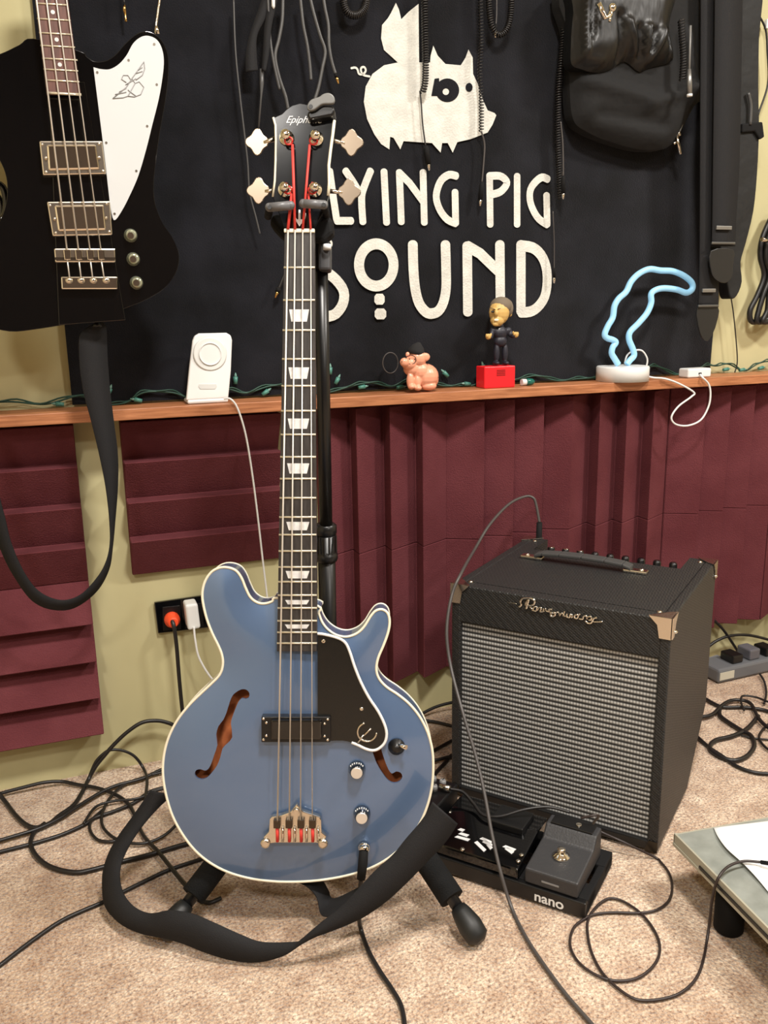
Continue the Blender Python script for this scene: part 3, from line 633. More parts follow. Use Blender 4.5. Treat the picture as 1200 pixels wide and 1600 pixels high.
    for u in (.03, AW - .03):
        for d in (.03, AT * .55): MB().lathe(AP(u, d, 0), AZ, [(.013, 0), (.014, .009)], 16).build('rubber_foot', M_rubber, t)
    # script badge, traced as raised chrome strokes
    zb = lambda x, y: ON(x / 7.06 + 790, y / 7.06 + 920, AP(0, -.0025, 0), -AD)
    bd = MB()
    S = [([(35, 155), (75, 157), (120, 165)], .0007), ([(150, 200), (175, 175), (165, 140), (185, 112), (230, 108), (290, 112), (320, 130), (315, 165), (280, 185), (225, 180), (235, 140), (265, 120)], .0022), ([(255, 120), (240, 175), (228, 220)], .0024), ([(255, 180), (285, 215), (300, 240)], .002),
         ([(300, 235), (315, 200), (345, 205), (335, 245), (305, 240)], .0017), ([(345, 240), (370, 210), (395, 215), (380, 245), (400, 255), (430, 240)], .0018), ([(420, 215), (415, 255)], .0015), ([(440, 215), (450, 245), (475, 250), (480, 225), (515, 230)], .0018), ([(480, 225), (500, 270), (540, 262), (545, 290), (515, 305), (495, 290), (520, 255)], .002),
         ([(550, 270), (575, 255), (590, 275), (600, 300)], .0017), ([(655, 245), (640, 275), (640, 300), (665, 300)], .0018), ([(600, 290), (620, 268), (640, 290)], .0015), ([(680, 270), (675, 310), (705, 315), (715, 280), (735, 300), (725, 320)], .0018), ([(825, 272), (805, 290), (790, 325), (760, 320), (765, 290), (800, 285)], .0019),
         ([(810, 330), (850, 335), (860, 305), (890, 300), (900, 335)], .0018), ([(905, 310), (940, 305), (945, 340), (915, 345)], .0018), ([(880, 350), (905, 378), (945, 375), (970, 330), (1010, 315)], .002), ([(975, 320), (965, 360), (1010, 365), (1070, 362)], .0013)]
    for pts, r in S: bd.tube(spl([zb(x, y) for x, y in pts], 4), r, 6)
    bd.build('badge', M_chrome, t)['label'] = 'chrome script badge'
amp()
# ================================================================== PEDALBOARD
P1 = F(914, 1440); P2 = F(707, 1370); P1.z = P2.z = 0
PU = (P1 - P2).normalized(); PD = V3((-PU.y, PU.x, 0)); PW, PDp, PH = .356, .150, .030
PO = P1 - PU * PW
def PP(u, d, z): return PO + PU * u + PD * d + V3((0, 0, z))
def board():
    z = V3((0, 0, 1))
    t = thing('pedalboard', 'narrow black pedalboard lettered nano lying on the carpet before the amplifier', 'pedalboard', PO)
    MB().box(PP(0, 0, .004), PU * PW, PD * .012, z * (PH - .004)).build('front_rail', M_black, t, bevel=.002)
    MB().box(PP(0, PDp - .045, .012), PU * PW, PD * .045, z * (PH - .0125)).build('rail', M_blackm, t, bevel=.002)
    MB().box(PP(0, .012, .010), PU * PW, PD * .040, z * (PH - .0105)).build('rail', M_blackm, t, bevel=.002)
    for u in (0, PW - .012): MB().box(PP(u, 0.004, .004), PU * .012, PD * (PDp - .005), z * (PH - .006)).build('end_bracket', M_blackm, t, bevel=.002)
    for u in (.02, PW - .02):
        for d in (.015, PDp - .02): MB().lathe(PP(u, d, 0), z, [(.008, 0), (.009, .012)], 12).build('rubber_foot', M_rubber, t)
    text_mesh('nano', .024, 'lettering', M_white, t, PP(PW - .082, -.0006, .0085), PU, z, 0, .0002, .022, .047)
    # tuner pedal
    bz = PH + .001
    p = thing('tuner_pedal', 'square black foot pedal with one silver footswitch, on the right end of the pedalboard', 'pedal', PP(PW - .10, .02, bz))
    u0 = PW - .100
    MB().prism([PP(u0, d, bz + q) for d, q in ((.004, 0), (.128, 0), (.128, .052), (.100, .052), (.084, .034), (.004, .026))], PU * .086).build('housing', mat('pedal_charcoal', (48, 48, 50), .5, bump=.1, bscale=300), p, bevel=.003)
    MB().box(PP(u0 + .008, .100, bz + .052), PU * .070, PD * .026, z * .003).build('display_lid', M_black, p, bevel=.001)
    fs = MB().lathe(PP(u0 + .043, .052, bz + .030), z, [(.014, 0), (.014, .003), (.0105, .004), (.0100, .006), (.0065, .0065), (.0065, .014), (.006, .0155), (.002, .016)], 24).build('footswitch', M_chrome, p)
    MB().box(PP(u0 + .028, .0035, bz + .010), PU * .028, PD * .001, z * .003).build('label_strip', mat('grey_print', (130, 130, 130), .5), p)
    MB().lathe(PP(u0 + .052, .112, bz + .055), z, [(.005, 0), (.0045, .002)], 14).build('lamp_dot', M_chrome, p)
    # multi-effect pedal with white printing
    q = thing('effects_pedal', 'flat black effects pedal with white printed blocks in the middle of the pedalboard', 'pedal', PP(.09, .02, bz))
    MB().prism([PP(.085, d, bz + s) for d, s in ((.004, 0), (.140, 0), (.140, .034), (.095, .034), (.004, .018))], PU * .160).build('housing', M_gloss, q, bevel=.003)
    zz = lambda x, y: ON(x / 6 + 660, y / 6 + 1220, PP(.085, .004, bz + .0186), (PD * -.016 + z * .091).normalized())
    for rows in (((300, 530), (450, 560), 0), ((335, 500), (440, 520), 0), ((330, 460), (400, 472), 1), ((485, 580), (600, 660), 0), ((535, 545), (660, 585), 1), ((560, 575), (665, 612), 1), ((600, 605), (660, 640), 0), ((750, 620), (880, 655), 1), ((770, 640), (860, 680), 0)):
        (x0, y0), (x1, y1), _ = rows
        MB().prism([zz(x0, y0), zz(x0 + 30, y0 - 14), zz(x1, y1 - 12), zz(x1 - 25, y1 + 8)], z * .0006).build('printed_block', mat('white_block', (205, 205, 205), .5), q)
    for x, y in ((930, 705), (900, 762), (375, 650)):
        MB().lathe(zz(x, y), z, [(.004, 0), (.0038, .003), (.002, .004)], 12).build('knob', M_chrome, q)
    MB().box(PP(.165, .075, bz + .030), PU * .060, PD * .055, z * .012).build('adapter_block', M_black, q, bevel=.002)
    k = thing('knob_pedal', 'small black pedal with grey knobs, half hidden behind the strap end', 'pedal', PP(.01, .09, bz))
    MB().box(PP(.004, .010, bz), PU * .074, PD * .128, z * .052).build('housing', M_black, k, bevel=.003)
    for a, b in ((.016, .118), (.036, .122), (.056, .120), (.026, .098), (.05, .098)):
        kk = MB().lathe(PP(a, b, bz + .052), z, [(.0065, 0), (.0062, .008), (.005, .011)], 14).build('knob', mat('knob_grey', (128, 128, 128), .35), k)
        MB().cbox(PP(a, b + .003, bz + .0635), .0012, .006, .001, (PU, PD, z)).build('pointer', M_black, kk)
board()
# ================================================================== LOW TABLE (right)
TH_ = .100
T0 = F(1053, 1303, TH_); Ta = F(1200, 1452, TH_) - T0; Ta = Ta.normalized(); Tb = V3((-Ta.y, Ta.x, 0))
if Tb.dot(RGT) < 0: Tb = -Tb
def table():
    z = V3((0, 0, 1)); T = lambda a, b, h: V3((T0.x, T0.y, 0)) + Ta * a + Tb * b + z * h
    t = thing('low_table', 'low grey laminate platform with pale metal rim on a black foot, at the right edge', 'table', T(0, 0, 0))
    M_lam = mat('grey_laminate', (138, 142, 136), .5, mix=(120, 124, 118), mscale=30); M_rim = mat('pale_rim', (176, 174, 158), .4, .3)
    L, Wd = .62, .42
    MB().box(T(.003, .003, TH_ - .019), Ta * (L - .006), Tb * (Wd - .006), z * .019).build('top', M_lam, t)
    MB().box(T(0, 0, TH_ - .020), Ta * L, Tb * .003, z * .0212).box(T(0, 0, TH_ - .02), Ta * .003, Tb * Wd, z * .020).box(T(0, -.0012, TH_ - .0195), Ta * L, Tb * .002, z * .005).build('rim', M_rim, t)
    MB().box(T(.07, -.0016, TH_ - .0125), Ta * (L - .07), Tb * .002, z * .004).build('groove', M_black, t)
    for a, b in ((.105, .032), (.5, .032), (.105, .38), (.5, .38)):
        MB().lathe(T(a, b, 0), z, [(.019, 0), (.0215, .004), (.0215, TH_ - .02)], 24).build('leg', M_blackm, t)
    # paper with a curved edge
    pe = [F(x, y, TH_ + .002) for x, y in ((1115, 1293), (1122, 1310), (1136, 1330), (1160, 1352), (1182, 1374), (1204, 1399))]
    e2 = [p + (F(1215, 1281, TH_ + .002) - F(1115, 1293, TH_ + .002)) * 1.9 for p in pe]
    a = spl(pe, 4); b = spl(e2, 4); m = MB(); n = len(a); cols = 8; vs = []
    for i in range(n):
        for j in range(cols + 1): p = a[i].lerp(b[i], j / cols); vs.append(p + z * (.004 * math.exp(-j * .9) * math.sin(i / n * PI)))
    m.add(vs, [(i * (cols + 1) + j, i * (cols + 1) + j + 1, (i + 1) * (cols + 1) + j + 1, (i + 1) * (cols + 1) + j) for i in range(n - 1) for j in range(cols)], True)
    tag(m.build('paper_sheet', mat('white_paper', (240, 240, 240), .8), solid=.0004), 'white sheet of paper lying on the grey low platform', 'paper')
table()

# ================================================================== BLACK BASS ON THE WALL (left)
KY = -.185
def K(x, y, off=0): return W(x, y, KY - off)
def bird():
    t = thing('electric_bass', 'glossy black solid-body bass with white pickguard hanging at the upper left', 'bass guitar', K(120, 500))
    ol = [(52, 60), (30, 70), (0, 84), (-35, 92), (-75, 92), (-105, 100), (-118, 125), (-108, 155), (-80, 180), (-45, 200), (-18, 225), (2, 255), (11, 285), (9, 320), (-5, 355), (-30, 390), (-52, 430), (-50, 470), (-25, 505), (15, 518), (60, 514), (110, 506), (150, 500), (190, 484), (225, 470), (255, 452), (274, 428), (280, 400), (270, 372), (254, 348), (243, 320), (240, 290), (244, 250), (250, 205), (258, 160), (263, 118), (262, 84), (250, 60), (232, 49), (214, 53), (196, 68), (180, 86), (165, 95), (148, 96), (135, 88), (125, 80)]
    ring = spl([K(x, y) for x, y in ol], 4, True)
    MB().prism(ring, (0, .036, 0), True).build('body', M_gloss, t, bevel=.009, bseg=4)
    MB().prism([K(x, y, .003) for x, y in ((76, 128), (132, 128), (196, 500), (92, 508))], (0, .008, 0)).build('center_block', M_gloss, t, bevel=.0008)
    g = [(146, 105), (158, 108), (172, 108), (186, 100), (198, 86), (208, 68), (220, 58), (232, 56), (245, 62), (253, 76), (256, 95), (254, 120), (248, 155), (238, 195), (228, 235), (216, 275), (203, 305), (190, 330), (178, 344), (172, 320), (163, 240), (153, 160)]
    pg = MB().prism(spl([K(x, y, .0035) for x, y in g[:-2]], 4) + [K(x, y, .0035) for x, y in g[-2:]], (0, .002, 0)).build('pickguard', mat('pickguard_white', (200, 203, 204), .35), t)
    em = MB()
    E_ = lambda pts: [K(x / 4, y / 4, .0042) for x, y in pts]
    for p in ([(705, 615), (790, 545), (825, 490), (900, 385)], [(705, 615), (770, 610), (800, 600), (845, 520)], [(720, 590), (790, 575)], [(745, 575), (790, 550)], [(800, 600), (840, 605), (880, 590), (900, 545), (870, 510), (845, 520), (825, 490)], [(900, 385), (905, 430), (890, 470), (850, 500)], [(860, 440), (890, 420)], [(845, 460), (890, 445)], [(790, 515), (760, 495), (770, 470), (800, 470), (815, 495)], [(785, 530), (850, 490)], [(800, 560), (810, 570), (850, 600)]):
        em.tube(E_(p), .0006, 5)
    em.build('bird_outline', mat('grey_line', (150, 150, 150), .5), pg)
    for x, y in ((152, 113), (201, 94), (241, 69), (245, 132), (230, 197), (213, 267), (179, 334), (166, 223)): MB().lathe(K(x, y, .0036), (0, -1, 0), [(.002, 0), (.0018, .0008)], 10).build('screw', M_nickel, pg)
    # neck with a rosewood board running out of the frame at the top
    MB().prism([K(47, -150, .004), K(94, -150, .004), K(122, 140, .004), K(70, 140, .004)], (0, .03, 0)).build('neck', M_gloss, t, bevel=.006)
    fo = .018
    MB().prism([K(48, -60, fo), K(98, -60, fo), K(126, 147, fo), K(73, 147, fo)], (0, .008, 0)).build('fingerboard', M_rose, t)
    for y, x0, x1 in ((-20, 53, 104), (5, 56, 106), (29, 58, 110), (51, 61, 113), (71, 63, 117), (91, 66, 121), (108, 68, 122), (125, 71, 124), (145, 73, 127)):
        MB().tube([K(x0, y, fo + .0005), K(x1, y + 3, fo + .0005)], .0012 if y != 145 else .002, 6).build('fret', mat('fret_nickel', (236, 228, 205), .3, .6), t)
    for x, y in ((82.5, 19), (88.5, 62), (93.5, 101)): MB().lathe(K(x, y, fo), (0, -1, 0), [(.003, 0), (.003, .0006)], 12).build('inlay', M_pearl, t)
    for k in range(4):
        MB().tube([K((52, 67, 82, 98)[k], -60, fo + .005), K((57, 72.5, 88, 104)[k], 0, fo + .005), K((105, 123, 141, 158)[k], 392, .020)], (.0013, .0012, .0010, .0009)[k], 6).build('string', M_string, t)
    for (x0, y0, x1, y1, x2, y2, x3, y3) in ((61, 220, 160, 220, 166, 272, 67, 274), (73, 315, 172, 314, 176, 367, 82, 369)):
        p = MB().prism([K(x0, y0, .014), K(x1, y1, .014), K(x2, y2, .014), K(x3, y3, .014)], (0, .012, 0)).build('pickup', M_nickel, t, bevel=.002)
        MB().prism([K(x0 + 12, y0 + 6, .017), K(x1 - 10, y1 + 6, .017), K(x2 - 10, y2 - 8, .017), K(x3 + 9, y3 - 8, .017)], (0, .005, 0)).build('pickup_cover', M_chrome, p, bevel=.003)
        for x, y in ((x0 + 5, y0 + 6), (x1 - 5, y1 + 5), (x2 - 5, y2 - 5), (x3 + 5, y3 - 5), ((x0 + x3) / 2 + 8, (y0 + y3) / 2), ((x1 + x2) / 2 - 8, (y1 + y2) / 2)): MB().ell(K(x, y, .014 + (.003 if abs(y - (y0 + y3) / 2) < 6 else 0)), .0022, .0016, .0022).build('screw', M_chrome, p)
    br = MB().prism([K(84, 388, .017), K(180, 388, .017), K(181, 410, .017), K(86, 410, .017)], (0, .016, 0)).build('bridge', M_nickel, t, bevel=.002)
    for k in range(4): MB().cbox(K((105, 123, 141, 158)[k], 398, .019), .010, .008, .016).build('saddle', M_chrome, br, bevel=.001)
    MB().prism([K(86, 402, .0185), K(180, 402, .0185), K(180, 406, .0185), K(86, 406, .0185)], (0, .004, 0)).build('bridge_bar', mat('dark_steel', (90, 80, 70), .35, 1), br)
    tp = MB().prism([K(95, 432, .016), K(184, 432, .016), K(184, 452, .016), K(96, 452, .016)], (0, .014, 0)).build('tailpiece', M_chrome, t, bevel=.002)
    for k in range(4):
        MB().tube([K((105, 123, 141, 158)[k], 405, .019), K((109, 127, 145, 163)[k], 436, .016)], .0011, 6).build('string', M_string, t)
        MB().ell(K((108, 127, 146, 166)[k], 438, .016), .006, .004, .005).build('string_anchor', M_chrome, tp)
    for x, y in ((204, 368), (208, 405), (213, 442)):
        k = MB().lathe(K(x, y), (0, -1, 0), [(.011, 0), (.0105, .004), (.0085, .010), (.0085, .015), (.006, .017)], 20).build('knob', mat('clear_knob', (190, 195, 170), .15, .7), t)
        MB().lathe(K(x, y, .017), (0, -1, 0), [(.0055, 0), (.005, .0015)], 16).build('knob_cap', M_chrome, k)
    MB().lathe(K(151, 500, -.018), (0, 0, -1), [(.004, -.002), (.004, .006), (.008, .010), (.002, .012)], 12).build('strap_button', M_black, t)
bird()
YS = KY + .02
pa = [(126, 522), (124, 560), (130, 610), (143, 660), (155, 710), (165, 760), (171, 810), (172, 850), (165, 880), (150, 905), (125, 930), (95, 938), (62, 925), (38, 895), (18, 850), (8, 810), (-2, 770), (-30, 640), (-60, 560)]
pb = [(166, 512), (168, 560), (172, 610), (178, 660), (184, 710), (184, 760), (180, 810), (176, 852), (170, 890), (150, 925), (115, 950), (80, 952), (50, 938), (25, 905), (5, 868), (-12, 820), (-25, 780), (-50, 650), (-80, 570)]
pa = [(150, 505)] + pa; pb = [(160, 503)] + pb
o = ribbon([W(x, y, YS - .01 * (i % 2 == 0) * 0) for i, (x, y) in enumerate(pa)], [W(x, y, YS + .012) for x, y in pb]).build('guitar_strap', M_strap, solid=.002)
tag(o, 'black strap hanging from the bottom of the wall-hung black bass in a long loop', 'strap')

# ================================================================== SHELF ITEMS
def WS(x, y, Y): return W(x, y, Y)
def blob(name, parts, m, parent, vox, sm=4): 
    b = MB()
    for p in parts:
        c, rx, ry, rz = p[:4]; b.ell(c, rx, ry, rz, p[4] if len(p) > 4 else None)
    return b.build(name, m, parent, remesh=vox, smooth=sm)
def charger():
    Y = -.070; p = lambda x, y, o=0: W(x, y, Y - o + (630 - y) * .0001)
    t = thing('charging_stand', 'white upright wireless charging stand with round pad on the wooden shelf', 'charger', V3((W(325, 627, Y).x, Y, SZ)))
    ol = [(291, 626), (296, 575), (301, 533), (304, 525), (311, 521), (354, 520), (361, 524), (363, 532), (361, 580), (357, 622)]
    MB().prism([p(x, y) for x, y in ol], (0, .010, 0)).build('slab', M_white, t, bevel=.003, bseg=3)
    c = p(328, 553, .002); n = V3((0, -1, 0))
    MB().lathe(c, n, [(.031, -.001), (.031, .0015), (.029, .003)], 40).build('pad_ring', mat('pad_white', (222, 224, 222), .4), t)
    MB().lathe(c + n * .003, n, [(.021, 0), (.021, .002), (.0195, .0025), (.0195, .0008)], 40).build('pad_disc', M_white, t)
    MB().prism([p(x, y, .001) for x, y in ((311, 600), (338, 600), (339, 604), (336, 608), (313, 608), (310, 604))], (0, .001, 0)).build('slot', mat('pad_grey', (206, 208, 206), .4), t, bevel=.0003)
    MB().box(V3((W(293, 627, Y).x, Y, SZ + .0005)), (W(357, 627, Y).x - W(293, 627, Y).x, 0, 0), (0, .05, 0), (0, 0, .008)).build('base', M_white, t, bevel=.003)
charger()
cable('charging_cable', 'thin white cable hanging from the charging stand down behind the blue bass', 'cable', [W(350, 623, -.088)] + [W(x, y, -.095) for x, y in ((361, 624), (372, 640), (384, 680), (394, 740), (403, 810), (411, 880), (418, 940), (422, 1000))], .0019, M_white)
def pigfig():
    Y = -.062; s = (W(652, 580, Y) - CAM).dot(FWD) / FPX
    t = thing('pig_figurine', 'small seated pink pig figurine wearing a black cap on the shelf', 'figurine', V3((W(655, 610, Y).x, Y, SZ)))
    q = lambda x, y, d=0: W(x, y, Y + d)
    M_p = mat('pink_ceramic', (232, 160, 130), .35, coat=.4)
    blob('body', [(q(664, 588), 22 * s, 20 * s, 20 * s), (q(655, 580, -.004), 17 * s, 16 * s, 16 * s), (q(644, 576, -.006), 14 * s, 13 * s, 12 * s), (q(652, 560, -.008), 15 * s, 14 * s, 14 * s), (q(639, 568, -.014), 12 * s, 10 * s, 10 * s), (q(632, 566, -.022), 7.5 * s, 6 * s, 7 * s),
        (q(641, 595, -.014), 6 * s, 6 * s, 13 * s), (q(652, 597, -.016), 6 * s, 6 * s, 12 * s), (q(643, 604, -.018), 6 * s, 7 * s, 4.5 * s), (q(653, 606, -.02), 6 * s, 7 * s, 4.5 * s), (q(670, 603, -.012), 13 * s, 9 * s, 7 * s), (q(676, 592), 9 * s, 12 * s, 12 * s)], M_p, t, .0011, 3)
    MB().ell(q(664, 558, -.020), 8.5 * s, 3 * s, 6.5 * s).build('ear', M_p, t)
    MB().ell(q(637, 554, -.010), 3.5 * s, 2.5 * s, 4 * s).build('ear', M_p, t)
    MB().tube([q(650, 554, -.006), q(651, 548, -.006), q(653, 541, -.006), q(655, 535, -.006)], [14 * s, 13 * s, 9 * s, 2 * s], 18).build('cap', mat('black_felt', (24, 23, 24), .9), t)
    MB().tube(spl([q(642 + 8 * math.cos(a), 562 + 7 * math.sin(a), -.026) for a in [k * PI / 6 for k in range(12)]], 2, True), .0008, 6, True).build('glasses', M_black, t)
    for x, y in ((628, 565), (633, 566)): MB().ell(q(x, y, -.028), .0009, .0006, .0012).build('nostril', M_black, t)
    for x in (640, 648): MB().ell(q(x, 561, -.0235), .0011, .0008, .0013).build('eye', M_black, t)
pigfig()
cable('black_wire_ring', 'thin black wire ring standing on the shelf beside the pig figurine', 'wire', spl([W(610 + 12 * math.cos(a), 567 + 16 * math.sin(a), -.045) for a in [k * PI / 8 for k in range(17)]], 2), .0012, M_cableg, 2)
def bobble():
    Y = -.058; s = (W(782, 540, Y) - CAM).dot(FWD) / FPX; q = lambda x, y, d=0: W(x, y, Y + d)
    zb = SZ + 34 * s
    b = thing('red_box', 'bright red plastic box under the suited figurine on the shelf', 'box', V3((q(782, 605).x, Y, SZ)))
    x0, x1 = q(757, 590, -.015).x, q(805, 590, -.015).x
    MB().box((x0, Y - .015, SZ + .0004), (x1 - x0, 0, 0), (0, .040, 0), (0, 0, 33.5 * s)).build('housing', mat('red_plastic', (236, 36, 44), .35), b, bevel=.002)
    for k in range(4): MB().cbox((q(783, 581 - 0, -.0155).x, Y - .0155, SZ + (20 + k * 2.6) * s), 15 * s, .001, 1.1 * s).build('grille_slot', mat('dark_red', (120, 12, 18), .5), b)
    t = thing('suited_figurine', 'big-headed man figurine in a dark suit with raised fists, standing on the red box', 'figurine', V3((q(782, 570).x, Y, zb)))
    M_s = mat('tan_vinyl', (205, 168, 100), .45); M_suit = mat('dark_suit', (30, 30, 42), .5)
    blob('body', [(q(782, 520), 12 * s, 8 * s, 10 * s), (q(782, 533), 11 * s, 8 * s, 9 * s), (q(776, 551), 5 * s, 5 * s, 15 * s), (q(789, 551), 5 * s, 5 * s, 15 * s), (q(775, 567, -.004), 5 * s, 8 * s, 3.5 * s), (q(790, 567, -.004), 5 * s, 8 * s, 3.5 * s),
        (q(771, 517), 6 * s, 5 * s, 6 * s), (q(768, 523, -.003), 4 * s, 4 * s, 6 * s), (q(766, 527, -.008), 3.4 * s, 6 * s, 3.4 * s), (q(794, 517), 6 * s, 5 * s, 6 * s), (q(798, 522, -.003), 5 * s, 4 * s, 5 * s), (q(801, 525, -.008), 4 * s, 6 * s, 3.6 * s), (q(782, 509), 5 * s, 5 * s, 5 * s)], M_suit, t, .0009, 2)
    blob('head', [(q(780, 488), 16 * s, 15 * s, 19 * s), (q(777, 500, -.004), 11 * s, 11 * s, 10 * s), (q(775, 489, -.0165), 3 * s, 4 * s, 5 * s), (q(776, 483, -.013), 10 * s, 3 * s, 2 * s), (q(797, 490), 3 * s, 4 * s, 5 * s), (q(775, 506, -.010), 6 * s, 4 * s, 4 * s)], M_s, t, .0009, 2)
    MB().ell(q(783, 478, .004), 17.5 * s, 16 * s, 14 * s).ell(q(793, 482, .006), 8 * s, 12 * s, 14 * s).build('hair', mat('grey_brown_hair', (112, 100, 84), .8), t)
    for x in (770, 782):
        MB().ell(q(x, 487, -.016), 3.2 * s, 1.5 * s, 1.6 * s).build('eye', M_black, t)
        MB().tube([q(x - 4, 483 if x > 775 else 481, -.0175), q(x + 4, 481 if x > 775 else 483.5, -.0175)], .0007, 6).build('eyebrow', mat('brow', (70, 56, 40), .8), t)
    MB().ell(q(776, 500, -.0165), 4.5 * s, 1.5 * s, 2 * s).build('mouth', mat('teeth', (236, 226, 200), .5), t)
    for x, y in ((763, 526), (806, 523)):
        blob('hand', [(q(x, y, -.012), 4.5 * s, 4.5 * s, 4.5 * s)] + [(q(x - 3 + 2 * k, y - 1.5, -.0155), 1.3 * s, 2.2 * s, 3 * s) for k in range(4)] + [(q(x + (4 if x < 780 else -4), y - 3, -.013), 1.5 * s, 1.7 * s, 2.6 * s)], M_s, t, .0006, 1)
    MB().cbox(q(783, 514, -.0068), 8 * s, .001, 2 * s).build('white_collar', M_white, t)
bobble()
def toucan():
    Y = -.055; zt = lambda x, y: W(x / 3.75 + 880, y / 3.75 + 300, Y)
    t = thing('neon_toucan_light', 'pale blue neon tube lamp shaped like a toucan on a round white base', 'lamp', V3((W(972, 597, Y).x, Y, SZ)))
    pts = [zt(x, y) for x, y in [(322, 1010), (300, 975), (284, 945), (290, 910), (308, 882), (290, 866), (258, 856), (243, 834), (262, 785), (290, 735), (300, 670), (325, 625), (368, 585), (398, 525), (445, 478), (505, 452), (570, 460), (640, 464), (705, 490), (752, 530), (756, 568), (722, 590), (665, 572), (590, 564), (540, 575), (515, 600), (515, 650), (490, 710), (440, 770), (392, 820), (386, 865), (408, 920), (415, 958), (392, 985), (372, 1010)]]
    MB().tube(spl(pts, 6), .0067, 12).build('neon_tube', mat('neon_blue', (150, 202, 234), .4, emit=(150, 212, 248), estr=.22), t)
    c = V3((W(972, 597, Y).x, Y, SZ)); hw = (W(1006, 590, Y) - W(938, 590, Y)).length / 2
    MB().lathe(c + V3((0, 0, .0003)), (0, 0, 1), [(hw, 0), (hw, .030), (hw - .002, .0325), (hw - .006, .0325)], 40).build('base', M_white, t)
toucan()
cable('white_cable', 'white cable looping below the shelf edge between the toucan lamp and its adapter', 'cable', [W(x, y, -.080 if i in (0, 1, 15) else -.098) for i, (x, y) in enumerate([(1004, 586), (1020, 590), (1040, 592), (1062, 600), (1084, 613), (1080, 620), (1060, 635), (1049, 652), (1056, 663), (1075, 665), (1095, 656), (1107, 635), (1110, 615), (1107, 600), (1098, 590), (1093, 584)])], .0022, M_white)
cable('white_wire', 'short white wire looping behind the toucan tube above its round base', 'cable', [W(x, y, -.035) for x, y in ((976, 568), (980, 555), (990, 548), (1003, 548), (1011, 560), (1010, 572), (1005, 582))], .002, M_white)
t = thing('usb_adapter', 'small white plug adapter on the shelf right of the toucan lamp', 'adapter', V3((W(1092, 585, -.07).x, -.06, SZ)))
x0, x1 = W(1074, 580, -.08).x, W(1110, 580, -.08).x
MB().box((x0, -.084, SZ + .0005), (x1 - x0, 0, 0), (0, .035, 0), (0, 0, .021)).build('housing', M_white, t, bevel=.004, bseg=3)
MB().cbox(((x0 + x1) / 2, -.0843, SZ + .010), .008, .001, .004).build('port', M_blackm, t)
# green string lights
def lights():
    t = thing('string_lights', 'dark green string of unlit christmas lights trailing along the shelf', 'lights', V3((.3, -.04, SZ)))
    r = random.Random(5); M_g = mat('green_wire', (28, 66, 54), .5); M_s = mat('green_socket', (70, 128, 116), .4)
    x = -.14; pts = []
    while x < 2.1: pts.append(V3((x, -.0185 - r.uniform(-.002, .002), SZ + .004 + max(0, r.uniform(-.008, .020))))); x += r.uniform(.03, .06)
    a = spl(pts, 6)
    MB().tube(a, .0018, 6).build('wire', M_g, t)
    MB().tube([p + V3((0, .002 * math.sin(i * .9), .0022 * math.cos(i * .9) + .003)) for i, p in enumerate(a)], .0016, 6).build('wire', M_g, t)
    for px, py, dx, dy in ((100, 632, -8, 5), (168, 618, 3, -8), (222, 630, -3, 9), (368, 600, 0, -12), (410, 618, 2, 10), (516, 585, 0, -14), (524, 600, 4, -8), (560, 606, 10, -2), (620, 606, 10, 3), (700, 588, -10, -10), (735, 602, -6, 6), (757, 580, -4, -15), (752, 600, 2, 10), (1130, 578, 6, 3), (1155, 582, 6, 2), (1185, 576, 8, -2)):
        b = W(px, py, -.0195); b.z = max(b.z, SZ + .006); d = W(px + dx, py + dy, -.0195) - W(px, py, -.0195); d = d.normalized() if d.length > 0 else V3((0, 0, 1))
        if b.z + d.z * .02 < SZ + .005: d.z = .1; d.normalize()
        s = MB().tube([b, b + d * .014], [.0038, .0046], 10).build('socket', M_s, t)
        MB().tube([b + d * .012, b + d * .017, b + d * .022], [.0028, .0026, .0006], 8).build('bulb', mat('green_bulb', (110, 150, 140), .15), s)
lights()
t = thing('green_bulb_night_light', 'small white and green bulb lying on the shelf right of the red box', 'light bulb', V3((W(828, 592, -.05).x, -.05, SZ)))
a, b = W(815, 593, -.055), W(822, 592, -.055); a.z = b.z = SZ + .008; ddx = (b - a).normalized()
MB().tube([a, b], .0068, 16).build('cap', M_white, t)
MB().tube([b, b + ddx * .006, b + ddx * .016, b + ddx * .022], [.007, .008, .0065, .001], 16).build('bulb', mat('teal_glass', (24, 96, 84), .2), t)

# ================================================================== OUTLET
def outlet():
    Y = -.010
    t = thing('wall_outlet', 'black wide outlet plate on the tan wall left of the blue bass', 'outlet', W(280, 965, 0))
    MB().prism([W(241, 942, Y), W(352, 926, Y), W(356, 977, Y), W(247, 990, Y)], (0, .008, 0)).build('cover_plate', M_gloss, t, bevel=.0015)
    for cx, cy in ((268, 966), (303, 962), (336, 957)):
        MB().prism([W(cx - 14, cy - 17, Y - .0006), W(cx + 14, cy - 20, Y - .0006), W(cx + 15, cy + 17, Y - .0006), W(cx - 13, cy + 20, Y - .0006)], (0, .001, 0)).build('socket', M_black, t, bevel=.001)
    MB().lathe(W(268, 966, Y), (0, -1, 0), [(.014, 0), (.0155, .004), (.0155, .014), (.011, .022), (.009, .030)], 20).build('plug', mat('orange_plug', (240, 82, 44), .4), t)
    p = tag(MB().prism([W(289, 946, -.05), W(309, 943, -.05), W(314, 982, -.05), W(294, 986, -.05)], (0, .038, 0)).build('usb_charger', M_white, None, bevel=.005, bseg=3), 'white block charger plugged into the black wall outlet', 'charger')
outlet()
cable('power_cable', 'thick black cable dropping from the orange plug to the floor', 'cable', [W(268, 968, -.035), W(272, 980, -.045), W(276, 1010, -.045), W(280, 1060, -.045), W(285, 1110, -.045), W(292, 1160, -.05), G(310, 1215)], .0042)
